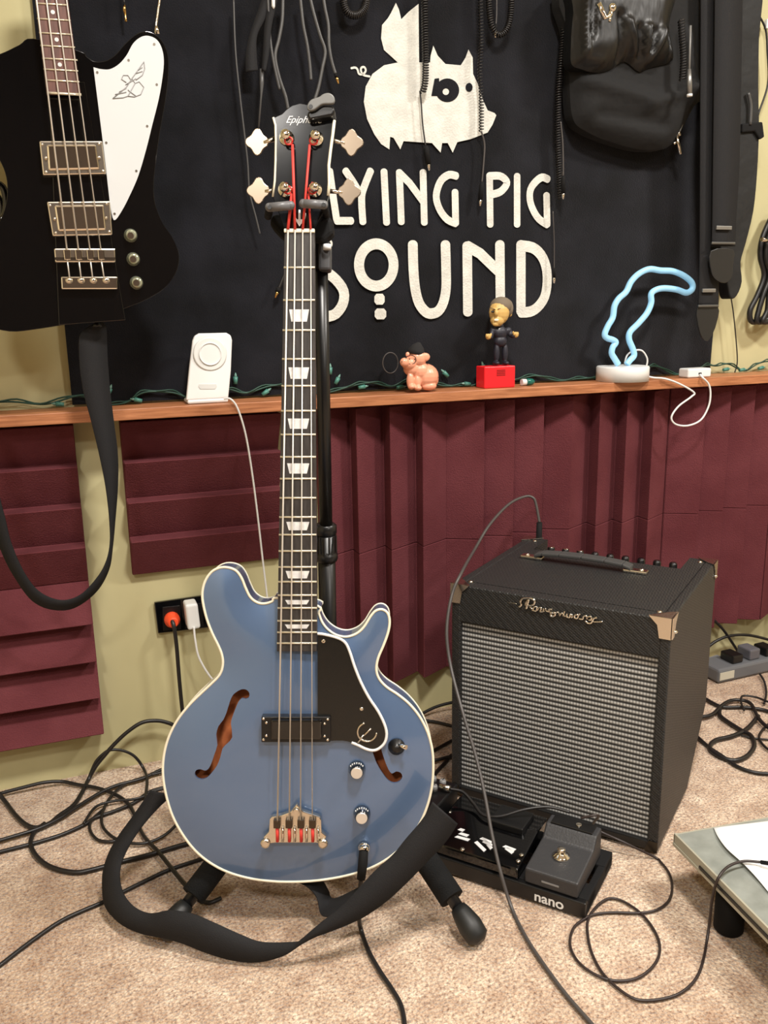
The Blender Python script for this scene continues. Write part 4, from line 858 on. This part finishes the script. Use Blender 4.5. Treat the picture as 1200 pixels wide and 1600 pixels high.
cable('charging_cable', 'thin white cable curving from the white block charger behind the blue bass', 'cable', [W(303, 980, -.052), W(305, 1000, -.055), W(312, 1030, -.055), W(335, 1065, -.055), W(370, 1090, -.055)], .0022, M_white)

# ================================================================== HANGING THINGS IN FRONT OF THE BANNER
def coil(name, label, path, r, turns, wr, m=None, group=None):
    pts = spl([W(x, y, Y) for x, y, Y in path], 10); L = [0]
    for a, b in zip(pts, pts[1:]): L.append(L[-1] + (b - a).length)
    n = turns * 9; out = []; k = 0
    for i in range(n + 1):
        s = L[-1] * i / n
        while k < len(pts) - 2 and L[k + 1] < s: k += 1
        f = (s - L[k]) / max(1e-9, L[k + 1] - L[k]); p = pts[k].lerp(pts[k + 1], f); t = (pts[k + 1] - pts[k]).normalized(); a = V3((0, 1, 0)); b = t.cross(a).normalized(); an = 2 * PI * i / 9
        out.append(p + (a * math.cos(an) + b * math.sin(an)) * r)
    o = MB().tube(out, wr, 5).build(name, m or M_cable); return tag(o, label, 'cable', group)
CG = 'coiled cords hanging over the banner'
coil('coiled_cable', 'black coiled cord hanging over the pig wing, nearest its back', [(663, -30, -.035), (664, 40, -.035), (665, 100, -.035), (664, 130, -.035), (660, 145, -.03)], .0055, 42, .0016, group=CG)
coil('coiled_cable', 'black coiled cord hanging over the pig snout', [(750, -30, -.035), (752, 60, -.035), (750, 110, -.035), (752, 150, -.03), (752, 205, -.03)], .0045, 48, .0012, group=CG)
coil('coiled_cable', 'black coiled cord hanging in a U to the right of the pig ears', [(763, -30, -.04), (765, 20, -.04), (770, 45, -.04), (780, 55, -.04), (792, 45, -.04), (798, 20, -.04), (800, -30, -.04)], .005, 50, .0015, group=CG)
coil('coiled_cable', 'long black coiled cord hanging beside the second G of the lettering', [(884, -30, -.035), (880, 60, -.035), (873, 140, -.035), (872, 230, -.03), (876, 310, -.03)], .0055, 85, .0016, group=CG)
coil('coiled_cable', 'black coiled cord bunched in a ring at the top left of the pig', [(535, -20, -.04), (540, 15, -.04), (555, 24, -.04), (570, 12, -.04), (574, -20, -.04)], .006, 36, .0017, group=CG)
def hang(name, label, pts, r, m, Y=-.035, tip=None, cat='cable'):
    t = thing(name, label, cat, W(*pts[0], Y)); P = [W(x, y, Y) for x, y in pts]
    MB().tube(spl(P, 8), r, 8).build('cord', m, t)
    if tip:
        L, rr, mt = tip; d = (P[-1] - P[-2]).normalized()
        MB().tube([P[-1], P[-1] + d * L * .2, P[-1] + d * L], [rr * .7, rr, rr], 12).build('plug', M_blackm, t)
        MB().tube([P[-1] + d * L, P[-1] + d * (L + .004), P[-1] + d * (L + .012)], [rr * .8, .0028, .0015], 10).build('plug_tip', mt, t)
    return t
hang('audio_cable', 'straight end of a black cord with a plug ending above the N of LYING', [(656, 142), (658, 160), (660, 190), (663, 215), (665, 228)], .0016, M_cable, -.028, (.034, .0055, M_chrome))
hang('audio_cable', 'thin black cord with plug ending just left of the P', [(752, 205), (757, 225), (756, 250), (753, 285)], .0018, M_cableg, -.03, (.034, .0048, M_chrome))
hang('audio_cable', 'thin cord with a plug below the long coiled cord', [(876, 190), (879, 220), (880, 255), (880, 275)], .0016, M_cableg, -.045, (.034, .0045, M_chrome))
hang('audio_cable', 'thin cord ending over the edge of the letter D', [(864, 330), (866, 380), (866, 420)], .001, M_cableg, -.03, (.018, .003, M_chrome))
hang('instrument_cable', 'bright thin cord with white plug between the top of the coiled cord loop', [(776, -10), (776, 20), (775, 38)], .0012, M_cableg, -.04, (.012, .003, M_chrome))
GC = mat('satin_cable', (74, 74, 74), .35)
for nm_, pts, r in (('leftmost, running down to the headstock', [(442, -10), (441, 30), (436, 60), (430, 88), (436, 120), (446, 150), (450, 170)], .0032),
                    ('dark one crossing behind the first', [(418, -12), (420, 20), (422, 60), (428, 100), (437, 140)], .0026),
                    ('middle one, ending in shadow', [(468, -12), (470, 5), (474, 40), (480, 70), (484, 100), (486, 125)], .0030),
                    ('bent one on the right, turning back to the tuner', [(483, -10), (490, 20), (500, 55), (508, 80), (504, 105), (498, 135), (492, 155)], .0032)):
    cable('hanging_cable', 'grey-black cable hanging above the headstock, ' + nm_, 'cable', [W(x, y, -.05) for x, y in pts], r, GC, group=None)
hang('hanging_lace', 'flat black lace with a pale tip hanging right above the clip-on tuner', [(504, -12), (508, 14), (513, 40), (514, 70), (518, 95), (524, 115)], .0032, GC, -.045, (.006, .003, M_gold), 'lace')
hang('white_tip_cable', 'cable with a white tip poking in at the top above the headstock', [(427, -30), (427, -12)], .003, M_cable, -.055, (.002, .0035, M_white))
MB_ = MB().tube([W(427, -12, -.055), W(427, 10, -.055), W(427.5, 14, -.055)], [.0032, .0032, .001], 10).build('white_plug', M_white); tag(MB_, 'white plug barrel hanging at the top edge above the headstock', 'plug')
hang('gold_plug_cable', 'black cable ending in a gold plug just left of the bass neck', [(444, 430), (440, 440), (436, 450)], .003, M_cable, -.03, (.008, .005, M_gold))
hang('gold_tip_cord', 'cord ending in a thin gold rod right of the wall-hung bass neck', [(193, -20), (194, 5)], .0015, M_cable, -.03, (.004, .002, M_gold))
tag(MB().tube([W(194.5, 8, -.03), W(196.5, 30, -.03), W(197, 34, -.03)], [.0022, .0018, .0024], 8).build('gold_rod', M_gold), 'slender gold rod hanging against the banner at the upper left', 'rod')
tag(MB().tube(spl([W(251, -10, -.06), W(248, 10, -.06), W(244, 40, -.06), W(243, 52, -.06)], 5), .0022, 8).tube([W(244, 40, -.06), W(246, 54, -.06)], [.003, .005], 10).build('silver_cord_end', M_chrome), 'shiny silver cord end above the tip of the white pickguard', 'cord')
# webbing straps at the upper left of the headstock
def web(label, pa, pb, Y, m=M_strap): return tag(ribbon([W(x, y, Y) for x, y in pa], [W(x, y, Y - .004) for x, y in pb]).build('webbing_strap', m, solid=.003), label, 'strap')
web('dark webbing strap hanging bent above and left of the headstock', [(412, -10), (402, 20), (390, 55), (384, 85), (384, 113)], [(424, -10), (416, 25), (402, 55), (401, 85), (403, 110)], -.045)
web('second narrow webbing strap just right of the bent strap', [(425, -12), (418, 15), (413, 45), (411, 80), (409, 110)], [(437, -12), (430, 15), (424, 45), (421, 80), (415, 112)], -.05)
tag(MB().tube([W(409, 108, -.045), W(409, 130, -.045), W(408, 150, -.045), W(404, 200, -.045)], [.004, .004, .0018, .0018], 8).build('strap_cord', GC), 'thin cord tied to the end of the narrow webbing strap', 'cord')
cable('hanging_wire', 'thin dark wire running down left of the headstock keys', 'cable', [W(x, y, -.04) for x, y in ((365, 0), (368, 80), (375, 150), (382, 210), (387, 255), (390, 300), (400, 340), (406, 365))], .0016, GC)
# ------------------------------------------------------------------ right hand straps, bag
def tabstrap(label, xs_, y1, tab, Y, Mx=M_strap):
    """wide strap with keeper, buckle bar and leather tab end"""
    t = thing('guitar_strap', label, 'strap', W((xs_[0][0] + xs_[0][1]) / 2, y1, Y))
    ribbon([W(a, y, Y) for a, b, y in xs_], [W(b, y, Y) for a, b, y in xs_]).build('webbing', Mx, t, solid=.003)
    a, b, _ = xs_[-1]; M_l = mat('strap_leather', (32, 32, 32), .4)
    MB().cbox(W((a + b) / 2 + 1, y1 - 12, Y - .006), (W(b, y1, Y) - W(a, y1, Y)).length * .66, .004, .008).build('keeper', mat('dull_steel', (150, 150, 148), .4, .8), t, bevel=.001)
    MB().cbox(W((a + b) / 2, y1 + 12, Y - .006), (W(b, y1, Y) - W(a, y1, Y)).length * 1.02, .004, .005).build('buckle_bar', mat('dim_steel', (110, 110, 108), .4, .8), t, bevel=.001)
    MB().prism(spl([W(x, y, Y - .003) for x, y in tab], 3, True), (0, .004, 0)).build('leather_tab', M_l, t, bevel=.001)
    return t
tabstrap('wide black guitar strap with buckle and leather tab, hanging left of the tan wall gap', [(1117, 1160, -20), (1116, 1158, 100), (1114, 1155, 250), (1113, 1150, 340), (1112, 1148, 385)], 368, [(1111, 392), (1146, 390), (1145, 415), (1144, 432), (1134, 442), (1120, 438), (1112, 425)], -.118)
tabstrap('second black guitar strap hanging lower, its leather tab ending above the adapter', [(1095, 1125, -20), (1094, 1124, 200), (1093, 1123, 400), (1091, 1122, 480)], 466, [(1090, 480), (1122, 479), (1120, 505), (1112, 525), (1104, 533), (1094, 520)], -.104)
def bag():
    t = thing('gym_bag', 'black leather-look bag with folds hanging at the top right over the banner', 'bag', W(985, 240, -.05))
    q = lambda x, y, Y=-.07: W(x, y, Y); s = 1.75 / FPX
    M_l = mat('soft_leather', (13, 13, 13), .42, bump=.5, bscale=14, stretch=(1.6, 1, .6))
    M_d = mat('black_nylon', (6, 6, 7), .85, bump=.4, bscale=20)
    def drape(name, pts, Y, hgt, m, folds, sp, rag=.0):
        O = W(pts[0][0], pts[0][1], Y); fr = (O, V3((1, 0, 0)), V3((0, 0, 1)), V3((0, -1, 0)))
        ol = [((p - O).x, (p - O).z) for p in spl([W(x, y, Y) for x, y in pts], 4, True)]
        fo = [((W(x, y, Y) - O).x, (W(x, y, Y) - O).z, (W(x2, y2, Y) - O).x, (W(x2, y2, Y) - O).z, wd, am) for x, y, x2, y2, wd, am in folds]
        def ar(d, p):
            z = hgt * (1 - (1 - min(1, d / .05)) ** 2)
            for x1, y1, x2, y2, wd, am in fo:
                dx, dy = x2 - x1, y2 - y1; t_ = max(0, min(1, ((p[0] - x1) * dx + (p[1] - y1) * dy) / (dx * dx + dy * dy))); e = math.hypot(p[0] - x1 - t_ * dx, p[1] - y1 - t_ * dy)
                z += am * math.exp(-(e / wd) ** 2) * min(1, d / .012)
            return z
        mb = plate(ol, [], fr, sp, ar); r3 = [fr[0] + fr[1] * a_ + fr[2] * b_ for a_, b_ in ol]
        mb.add(r3 + [p + V3((0, .028, 0)) for p in r3], [(i, len(r3) + i, len(r3) + (i + 1) % len(r3), (i + 1) % len(r3)) for i in range(len(r3))], True)
        return mb.build(name, m, t)
    drape('nylon_body', [(890, -30), (889, 60), (890, 130), (895, 185), (915, 205), (955, 222), (1005, 234), (1050, 226), (1085, 165), (1108, 150), (1116, 90), (1116, -30)], -.052, .030, M_d, [(900, 130, 1000, 160, .012, .012), (1000, 170, 1100, 130, .012, .012), (930, 180, 1030, 200, .012, -.010), (1060, 60, 1070, 160, .01, .012), (1100, 40, 1095, 150, .012, -.012)], .010)
    drape('leather_front', [(905, -30), (896, 20), (892, 70), (893, 100), (908, 108), (932, 114), (955, 108), (975, 96), (998, 112), (1015, 106), (1045, 98), (1052, 85), (1045, 40), (1048, -30)], -.086, .034, M_l, [(908, -10, 906, 85, .006, .012), (918, -10, 914, 60, .006, -.010), (955, 30, 960, 95, .006, -.014), (967, 40, 982, 90, .006, .012), (985, 50, 992, 90, .005, -.012), (998, 50, 996, 85, .006, .012), (1008, 55, 1006, 84, .004, -.010), (1022, 55, 1008, 98, .007, .012), (1035, 50, 1040, 92, .005, -.010), (930, 100, 905, 95, .008, .006)], .006)
    MB().tube([q(935, 5, -.14), q(945, 28, -.14), q(953, 24, -.14), q(956, 12, -.14)], .005, 8).ell(q(957, 12, -.142), .008, .006, .008).build('buckle', M_chrome, t)
    MB().tube([q(954, 26, -.142), q(952, 34, -.142)], .0026, 8).build('buckle_tongue', M_chrome, t)
    zp = MB().tube([q(1079, 40, -.12), q(1078, 75, -.12), q(1077, 110, -.12)], .0022, 8).build('zip_cord', mat('grey_cord', (120, 120, 118), .4), t)
    MB().tube([q(1077, 108, -.12), q(1077, 128, -.12), q(1077.5, 148, -.12)], [.0035, .0055, .0052], 10).build('zip_pull', mat('satin_steel', (140, 140, 138), .35, .7), zp)
    MB().tube([q(1077.5, 147, -.12), q(1077.5, 151, -.12)], .0058, 12).build('pull_tip', M_white, zp)
bag()
coil('coiled_cable', 'short coiled cord hanging on the black bag beside the zip pull', [(1064, 30, -.11), (1066, 60, -.11), (1068, 95, -.11), (1066, 125, -.11)], .006, 22, .0016, group=CG)
def hook():
    t = thing('metal_clip', 'small shiny metal clip dangling under the black bag on the right', 'clip', W(1058, 210, -.06)); q = lambda x, y: W(x, y, -.06)
    MB().tube(spl([q(1053, 182), q(1051, 198), q(1056, 210), q(1061, 206), q(1066, 194)], 4), .0022, 8).build('loop', mat('satin_steel', (140, 140, 138), .35, .7), t)
    MB().tube([q(1057, 212), q(1060, 225), q(1063, 241)], .0034, 8).tube([q(1060, 206), q(1062, 212)], .0035, 8).tube([q(1052, 225), q(1056, 222)], .003, 8).build('pin', M_chrome, t)
hook()
t = thing('gig_bag', 'black fabric gig bag hanging at the right edge, behind the wide strap', 'bag', W(1165, 400, -.04))
GY = -.058
q = [(1140, -20), (1190, -20), (1187, 60), (1186, 140), (1187, 200), (1184, 270), (1178, 330), (1166, 380), (1158, 410), (1160, 440), (1152, 462), (1142, 466), (1136, 440), (1125, 380), (1120, 200)]
MB().prism(spl([W(x, y, GY) for x, y in q], 3, True), (0, .035, 0)).build('shell', mat('gig_nylon', (13, 14, 15), .7, bump=.5, bscale=16), t, bevel=.008, bseg=3)
MB().prism([W(x, y, GY - .007) for x, y in ((1160, 193), (1192, 190), (1195, 214), (1188, 218), (1180, 205), (1160, 207))], (0, .012, 0)).build('handle_band', M_blackm, t, bevel=.003)
MB().tube(spl([W(1169, 145, GY - .007), W(1173, 165, GY - .007), W(1172, 195, GY - .007)], 4), .0035, 8).build('piping', GC, t)
cable('hanging_wire', 'thin black wire dropping from the gig bag tip to the shelf', 'cable', [W(x, y, -.03) for x, y in ((1142, 464), (1146, 490), (1150, 530), (1152, 565), (1148, 582))], .0014)
r = random.Random(9)
for k, lab in enumerate(('outermost turn of the black cable hank hanging at the far right', 'inner turn of the black cable hank hanging at the far right', 'short turn crossing the black cable hank at the far right')):
    dx = k * 9
    cable('cable_hank', lab, 'cable', [W(x, y, -.03 - .009 * k) for x, y in ((1210 + dx, 330), (1192 + dx, 370), (1188 + dx, 400), (1194 + dx, 430), (1184 + dx, 460), (1172 + dx * 1.5, 485), (1174 + dx, 502), (1188 + dx, 500), (1210 + dx, 480), (1232 + dx, 450), (1240 + dx, 400), (1232 + dx, 350), (1220 + dx, 330), (1210 + dx, 330))], .0065)
tag(MB().tube([W(1190, 374, -.055), W(1199, 376, -.055)], .0045, 10).build('white_plug', M_chrome), 'silver plug on the cable hank at the far right edge', 'plug')
cable('hanging_wire', 'thin wire curving down the tan wall at the upper right edge', 'cable', [W(x, y, -.02) for x, y in ((1183, 20), (1196, 45), (1199, 80), (1200, 130), (1186, 175), (1182, 190))], .0022)
tag(MB().cbox(W(1199, 38, -.02), .012, .01, .02).build('white_clip', M_white, bevel=.002), 'small white clip on the wall at the top right edge', 'clip')
tag(MB().tube(spl([W(-12, 285, -.06), W(4, 292, -.06), W(10, 315, -.06), W(6, 340, -.06), W(-12, 345, -.06)], 4), .006, 10).tube(spl([W(-12, 300, -.05), W(0, 312, -.05), W(3, 335, -.05), W(-8, 360, -.05)], 4), .005, 10).build('headphone_cup', M_gloss), 'shiny black looped cord peeking out at the far left edge', 'cable')

# ================================================================== FLOOR CABLES
def gl(pts, s, ox, oy, z=.005): return [G(x, y, z) for x, y in zc(pts, s, ox, oy)]
L8 = (4.286, 0, 1100)
FC = [
 ('thick black cable arching up the wall beside the blue body then sweeping left', [(1200, 160), (1130, 128), (1050, 112), (950, 125), (850, 190), (760, 275), (700, 345), (640, 420), (590, 510), (545, 600), (490, 680), (400, 745), (330, 800), (240, 828), (170, 805), (100, 740), (40, 660), (-40, 560)], .0042, .006),
 ('flat dark cable along the wall base, then crossing toward the stand leg', [(-40, 610), (0, 600), (150, 560), (300, 525), (420, 520), (520, 540), (640, 560), (760, 600), (850, 660), (900, 740), (960, 880), (1060, 990), (1140, 1090), (1230, 1200), (1330, 1300), (1400, 1330), (1480, 1300)], .0036, .0075),
 ('black cable running from the lower left edge up under the body', [(-40, 1000), (200, 940), (400, 880), (560, 810), (640, 760), (760, 720), (900, 660), (1000, 590), (1120, 555), (1250, 530)], .0036, .005),
 ('black cable slanting from the left edge through the tangle', [(-40, 925), (240, 840), (400, 765), (500, 700), (680, 590), (800, 540), (950, 500), (1080, 440), (1200, 400)], .0036, .009),
 ('thin cable looping up the wall and back down into the tangle', [(600, 480), (640, 390), (690, 335), (740, 308), (820, 312), (900, 350), (960, 430), (985, 510), (975, 620), (960, 720)], .0030, .010),
 ('black cable bowing forward in a wide U on the carpet', [(300, 800), (230, 860), (205, 930), (230, 1000), (300, 1070), (400, 1112), (520, 1128), (640, 1105), (800, 1060), (1000, 1010), (1200, 950), (1350, 910)], .0042, .0055),
 ('thin cable curling in a ring beside the strap', [(1220, 760), (1180, 810), (1100, 880), (1000, 925), (900, 935), (780, 905), (700, 840), (680, 770), (700, 690), (760, 600), (850, 530), (1000, 480), (1150, 440)], .0028, .008),
 ('short thin cable bend left of the ring', [(700, 700), (620, 770), (600, 820), (615, 870), (660, 912), (740, 922), (800, 905)], .0028, .005),
 ('short dark cable just left of the strap top', [(560, 800), (640, 690), (760, 650), (880, 640), (960, 620), (1060, 575), (1150, 570)], .0026, .010)]
for lab, p, rr, z in FC: cable('floor_cable', lab, 'cable', gl(p, *L8, z=z), rr)
cable('floor_cable', 'long black cable from the lower left corner rising under the strap to the stand leg', 'cable', [F(x, y, .004) for x, y in zc([(-30, 1245), (0, 1225), (150, 1110), (300, 1010), (480, 930), (570, 885), (700, 820), (800, 775), (950, 725), (1060, 690)], 3, 0, 1100)], .0034)
R5 = (4.444, 1050, 880)
for lab, p, rr, z in (
 ('thick cable crossing beside the amplifier back into the right tangle', [(120, 860), (200, 920), (300, 980), (370, 1000), (500, 1000), (640, 1020), (740, 1060)], .0042, .006),
 ('black cable rising over the right tangle and out of the frame', [(100, 1080), (190, 1070), (280, 1050), (350, 985), (430, 950), (540, 970), (600, 1075), (667, 1140), (760, 1180)], .0042, .010),
 ('thick cable looped on the carpet right of the amplifier', [(330, 1010), (335, 1060), (400, 1110), (480, 1160), (550, 1200), (570, 1270), (520, 1340), (430, 1370), (330, 1340), (262, 1285), (300, 1232), (420, 1200), (520, 1150), (600, 1060)], .0048, .0065),
 ('black cable sweeping forward below the right loop', [(120, 1150), (170, 1200), (260, 1280), (350, 1340), (450, 1410), (560, 1450), (667, 1462), (780, 1455)], .0038, .005),
 ('thin cable hooked over the top of the right tangle', [(500, 1020), (480, 965), (492, 922), (580, 930), (667, 962), (760, 990)], .0026, .012),
 ('thin cable curling at the right frame edge', [(667, 1120), (620, 1170), (605, 1215), (640, 1270), (720, 1330)], .0028, .006),
 ('thin cable passing level through the right loop', [(480, 1195), (560, 1215), (667, 1225), (760, 1240)], .0022, .004)):
    cable('floor_cable', lab, 'cable', gl(p, *R5, z=z), rr)
cable('floor_cable', 'black cable slanting down the wall to the power strip', 'cable', [G(x, y, .006) for x, y in zc([(200, 350), (260, 372), (350, 455), (430, 570), (460, 620)], *R5)], .0038)
cable('floor_cable', 'black cable arched behind the power strip', 'cable', [G(x, y, .01) for x, y in zc([(190, 640), (220, 610), (300, 545), (400, 505), (530, 500), (667, 530), (760, 560)], *R5)], .0038)
cable('floor_cable', 'thin cable dropping from the power strip into the tangle', 'cable', [F(x, y, .008) for x, y in zc([(610, 770), (640, 820), (655, 900), (640, 975)], *R5)], .0026)
def strip():
    a = F(1122, 1070); b = F(1200, 1052); a.z = b.z = 0; u = (b - a).normalized(); d = V3((-u.y, u.x, 0)); z = V3((0, 0, 1)); P = lambda x, y, h: a + u * x + d * y + z * h
    t = thing('power_strip', 'grey power strip with chunky plugs on the carpet behind the amplifier', 'power strip', a)
    MB().box(P(0, 0, .002), u * .36, d * .075, z * .036).build('housing', mat('strip_grey', (98, 100, 104), .45), t, bevel=.006)
    MB().prism([P(-.03, .07, .002), P(.01, .03, .002), P(.06, .03, .002), P(.075, .085, .002)], z * .034).build('adapter', mat('adapter_grey', (120, 122, 128), .4), t, bevel=.004)
    for k in range(4):
        q = MB().box(P(.055 + k * .055, .012, .038), u * .034, d * .045, z * (.022 + .006 * (k % 2))).build('plug', M_black if k % 2 == 0 else mat('plug_grey', (90, 90, 96), .4), t, bevel=.004)
    MB().box(P(.004, -.0008, .010), u * .045, d * .002, z * .02).build('end_label', mat('pale_label', (190, 186, 170), .6), t)
strip()
for lab, p, z in (('thick dark cable between the blue body and amplifier, upper one', [(640, 1130), (655, 1118), (680, 1105), (705, 1098), (730, 1095)], .012), ('dark cable between the blue body and amplifier, just below the upper one', [(640, 1122), (657, 1125), (680, 1128), (705, 1134), (730, 1140)], .006),
                  ('thin cable rising toward the amplifier beside the lower body edge', [(660, 1185), (674, 1175), (690, 1166), (705, 1158), (725, 1150)], .005), ('dark cable forked under the amplifier side', [(660, 1188), (680, 1188), (700, 1183), (720, 1180)], .009), ('short cable running down to the knob pedal', [(705, 1180), (695, 1192), (682, 1206), (672, 1222)], .005)):
    cable('floor_cable', lab, 'cable', [G(x, y, z) for x, y in p], .0036)
# instrument cables
jp = B(569, 1330, .012)
t = thing('instrument_cable', 'black cable plugged into the blue bass, running over the carpet to the bottom edge', 'cable', jp)
MB().tube([B(569, 1322, .016), B(568, 1332, .022), B(567, 1348, .026), B(564, 1374, .030)], [.004, .0068, .0072, .0062], 14).build('plug', M_blackm, t)
MB().tube([B(569, 1322, .0165), B(568.5, 1330, .0215)], [.0072, .0075], 14).build('plug_collar', M_chrome, t)
MB().tube(spl([B(564, 1374, .030), D(562, 1400, 1.275), D(561, 1430, 1.28), F(564, 1452, .006)] + [F(x, y, .005) for x, y in ((575, 1484), (592, 1515), (612, 1545), (626, 1570), (632, 1600), (633, 1640))], 8), .0034, 8).build('cord', M_cable, t)
t = thing('amplifier_cable', 'grey-black cable from the amplifier top hanging down its front to the lower right', 'cable', AP(.05, AT - .05, AH))
jt = ON(842, 848, AP(0, 0, AH - .01), AZ)
MB().tube([jt, jt + AZ * .012, jt + AZ * .045], [.009, .0065, .006], 14).build('plug', M_blackm, t)
zt = (jt - CAM).dot(FWD)
ac = [jt + AZ * .045] + [D(x, y, zt - .01) for x, y in ((838, 790), (833, 778), (820, 776))] + [D(795, 788, zt - .04), D(765, 820, zt - .10), D(742, 858, zt - .16)]
z0 = (AP(0, 0, AH) - CAM).dot(FWD)
ac += [D(722, 893, z0 + .005), D(706, 930, z0 - .02), D(698, 985, z0 - .035), D(704, 1040, z0 - .05)]
zl = (F(800, 1420, .01) - CAM).dot(FWD); seq = [(722, 1110), (743, 1180), (757, 1240), (768, 1300), (782, 1362)]
for i, (x, y) in enumerate(seq): ac.append(D(x, y, (z0 - .06) + (zl - z0 + .06) * ((i + 1) / 6) ** .9))
ac += [F(800, 1420, .006)] + [F(x, y, .005) for x, y in ((822, 1465), (850, 1508), (885, 1555), (920, 1595), (950, 1630))]
MB().tube(spl(ac, 8), .0030, 8).build('cord', M_cableg, t)
zs = (3.53, 860, 1200)
lp = [D(1215, 1351, (F(1200, 1349, TH_ + .02) - CAM).dot(FWD))] + [F(x, y, TH_ + .012) for x, y in zc([(1150, 518), (1060, 515), (980, 545)], *zs)] + [F(*zc([(925, 610)], *zs)[0], TH_ + .006)]
ze = (F(1110, 1450, .006) - CAM).dot(FWD); zb_ = (lp[-1] - CAM).dot(FWD)
for i, p in enumerate(zc([(893, 720), (878, 850)], *zs)): lp.append(D(p[0], p[1], zb_ + (ze - zb_) * (i + 1) / 3))
lp += [F(x, y, .004) for x, y in zc([(862, 960), (845, 1050), (815, 1140), (760, 1210), (680, 1258), (560, 1282), (460, 1272), (360, 1205), (280, 1120), (222, 1000), (203, 880), (215, 820), (250, 770), (290, 735), (335, 718), (400, 735), (480, 785), (550, 860), (597, 950), (600, 1030), (560, 1100), (480, 1158), (380, 1175), (280, 1155), (180, 1095), (122, 1020), (108, 950), (130, 880), (180, 837), (240, 808), (350, 797), (480, 800), (580, 785), (650, 735), (672, 660), (655, 580), (610, 520), (575, 492)], *zs)]
lp += [AP(AW - .05, -.03, .03), AP(AW - .10, -.035, .045), PP(PW - .02, .125, .105), PP(PW - .045, .112, .100)]
t = thing('thin_looped_cable', 'thin dark cable looping on the carpet between the pedalboard and grey platform', 'cable', lp[-1])
MB().tube(spl(lp, 8), .0021, 7).build('cord', mat('brown_black_cable', (44, 34, 32), .45), t)
e = lp[1]; MB().tube([lp[0], lp[0].lerp(e, .9)], [.0034, .003], 10).build('plug', M_blackm, t)
# patch cable on the pedals
t = thing('patch_cable', 'short dark patch cable bowing across the pedals on the pedalboard', 'cable', PP(.06, .1, .09))
pc = [PP(.078, .105, PH + .060), PP(.10, .11, PH + .058), PP(.125, .10, PH + .048), PP(.150, .085, PH + .042), PP(.180, .090, PH + .046), PP(.215, .11, PH + .058), PP(.25, .13, PH + .062), PP(.285, .135, PH + .06)]
MB().tube(spl(pc, 8), .0028, 8).build('cord', M_cable, t)
MB().tube([pc[0] - PU * .02, pc[0]], .0055, 10).build('plug', M_nickel, t)
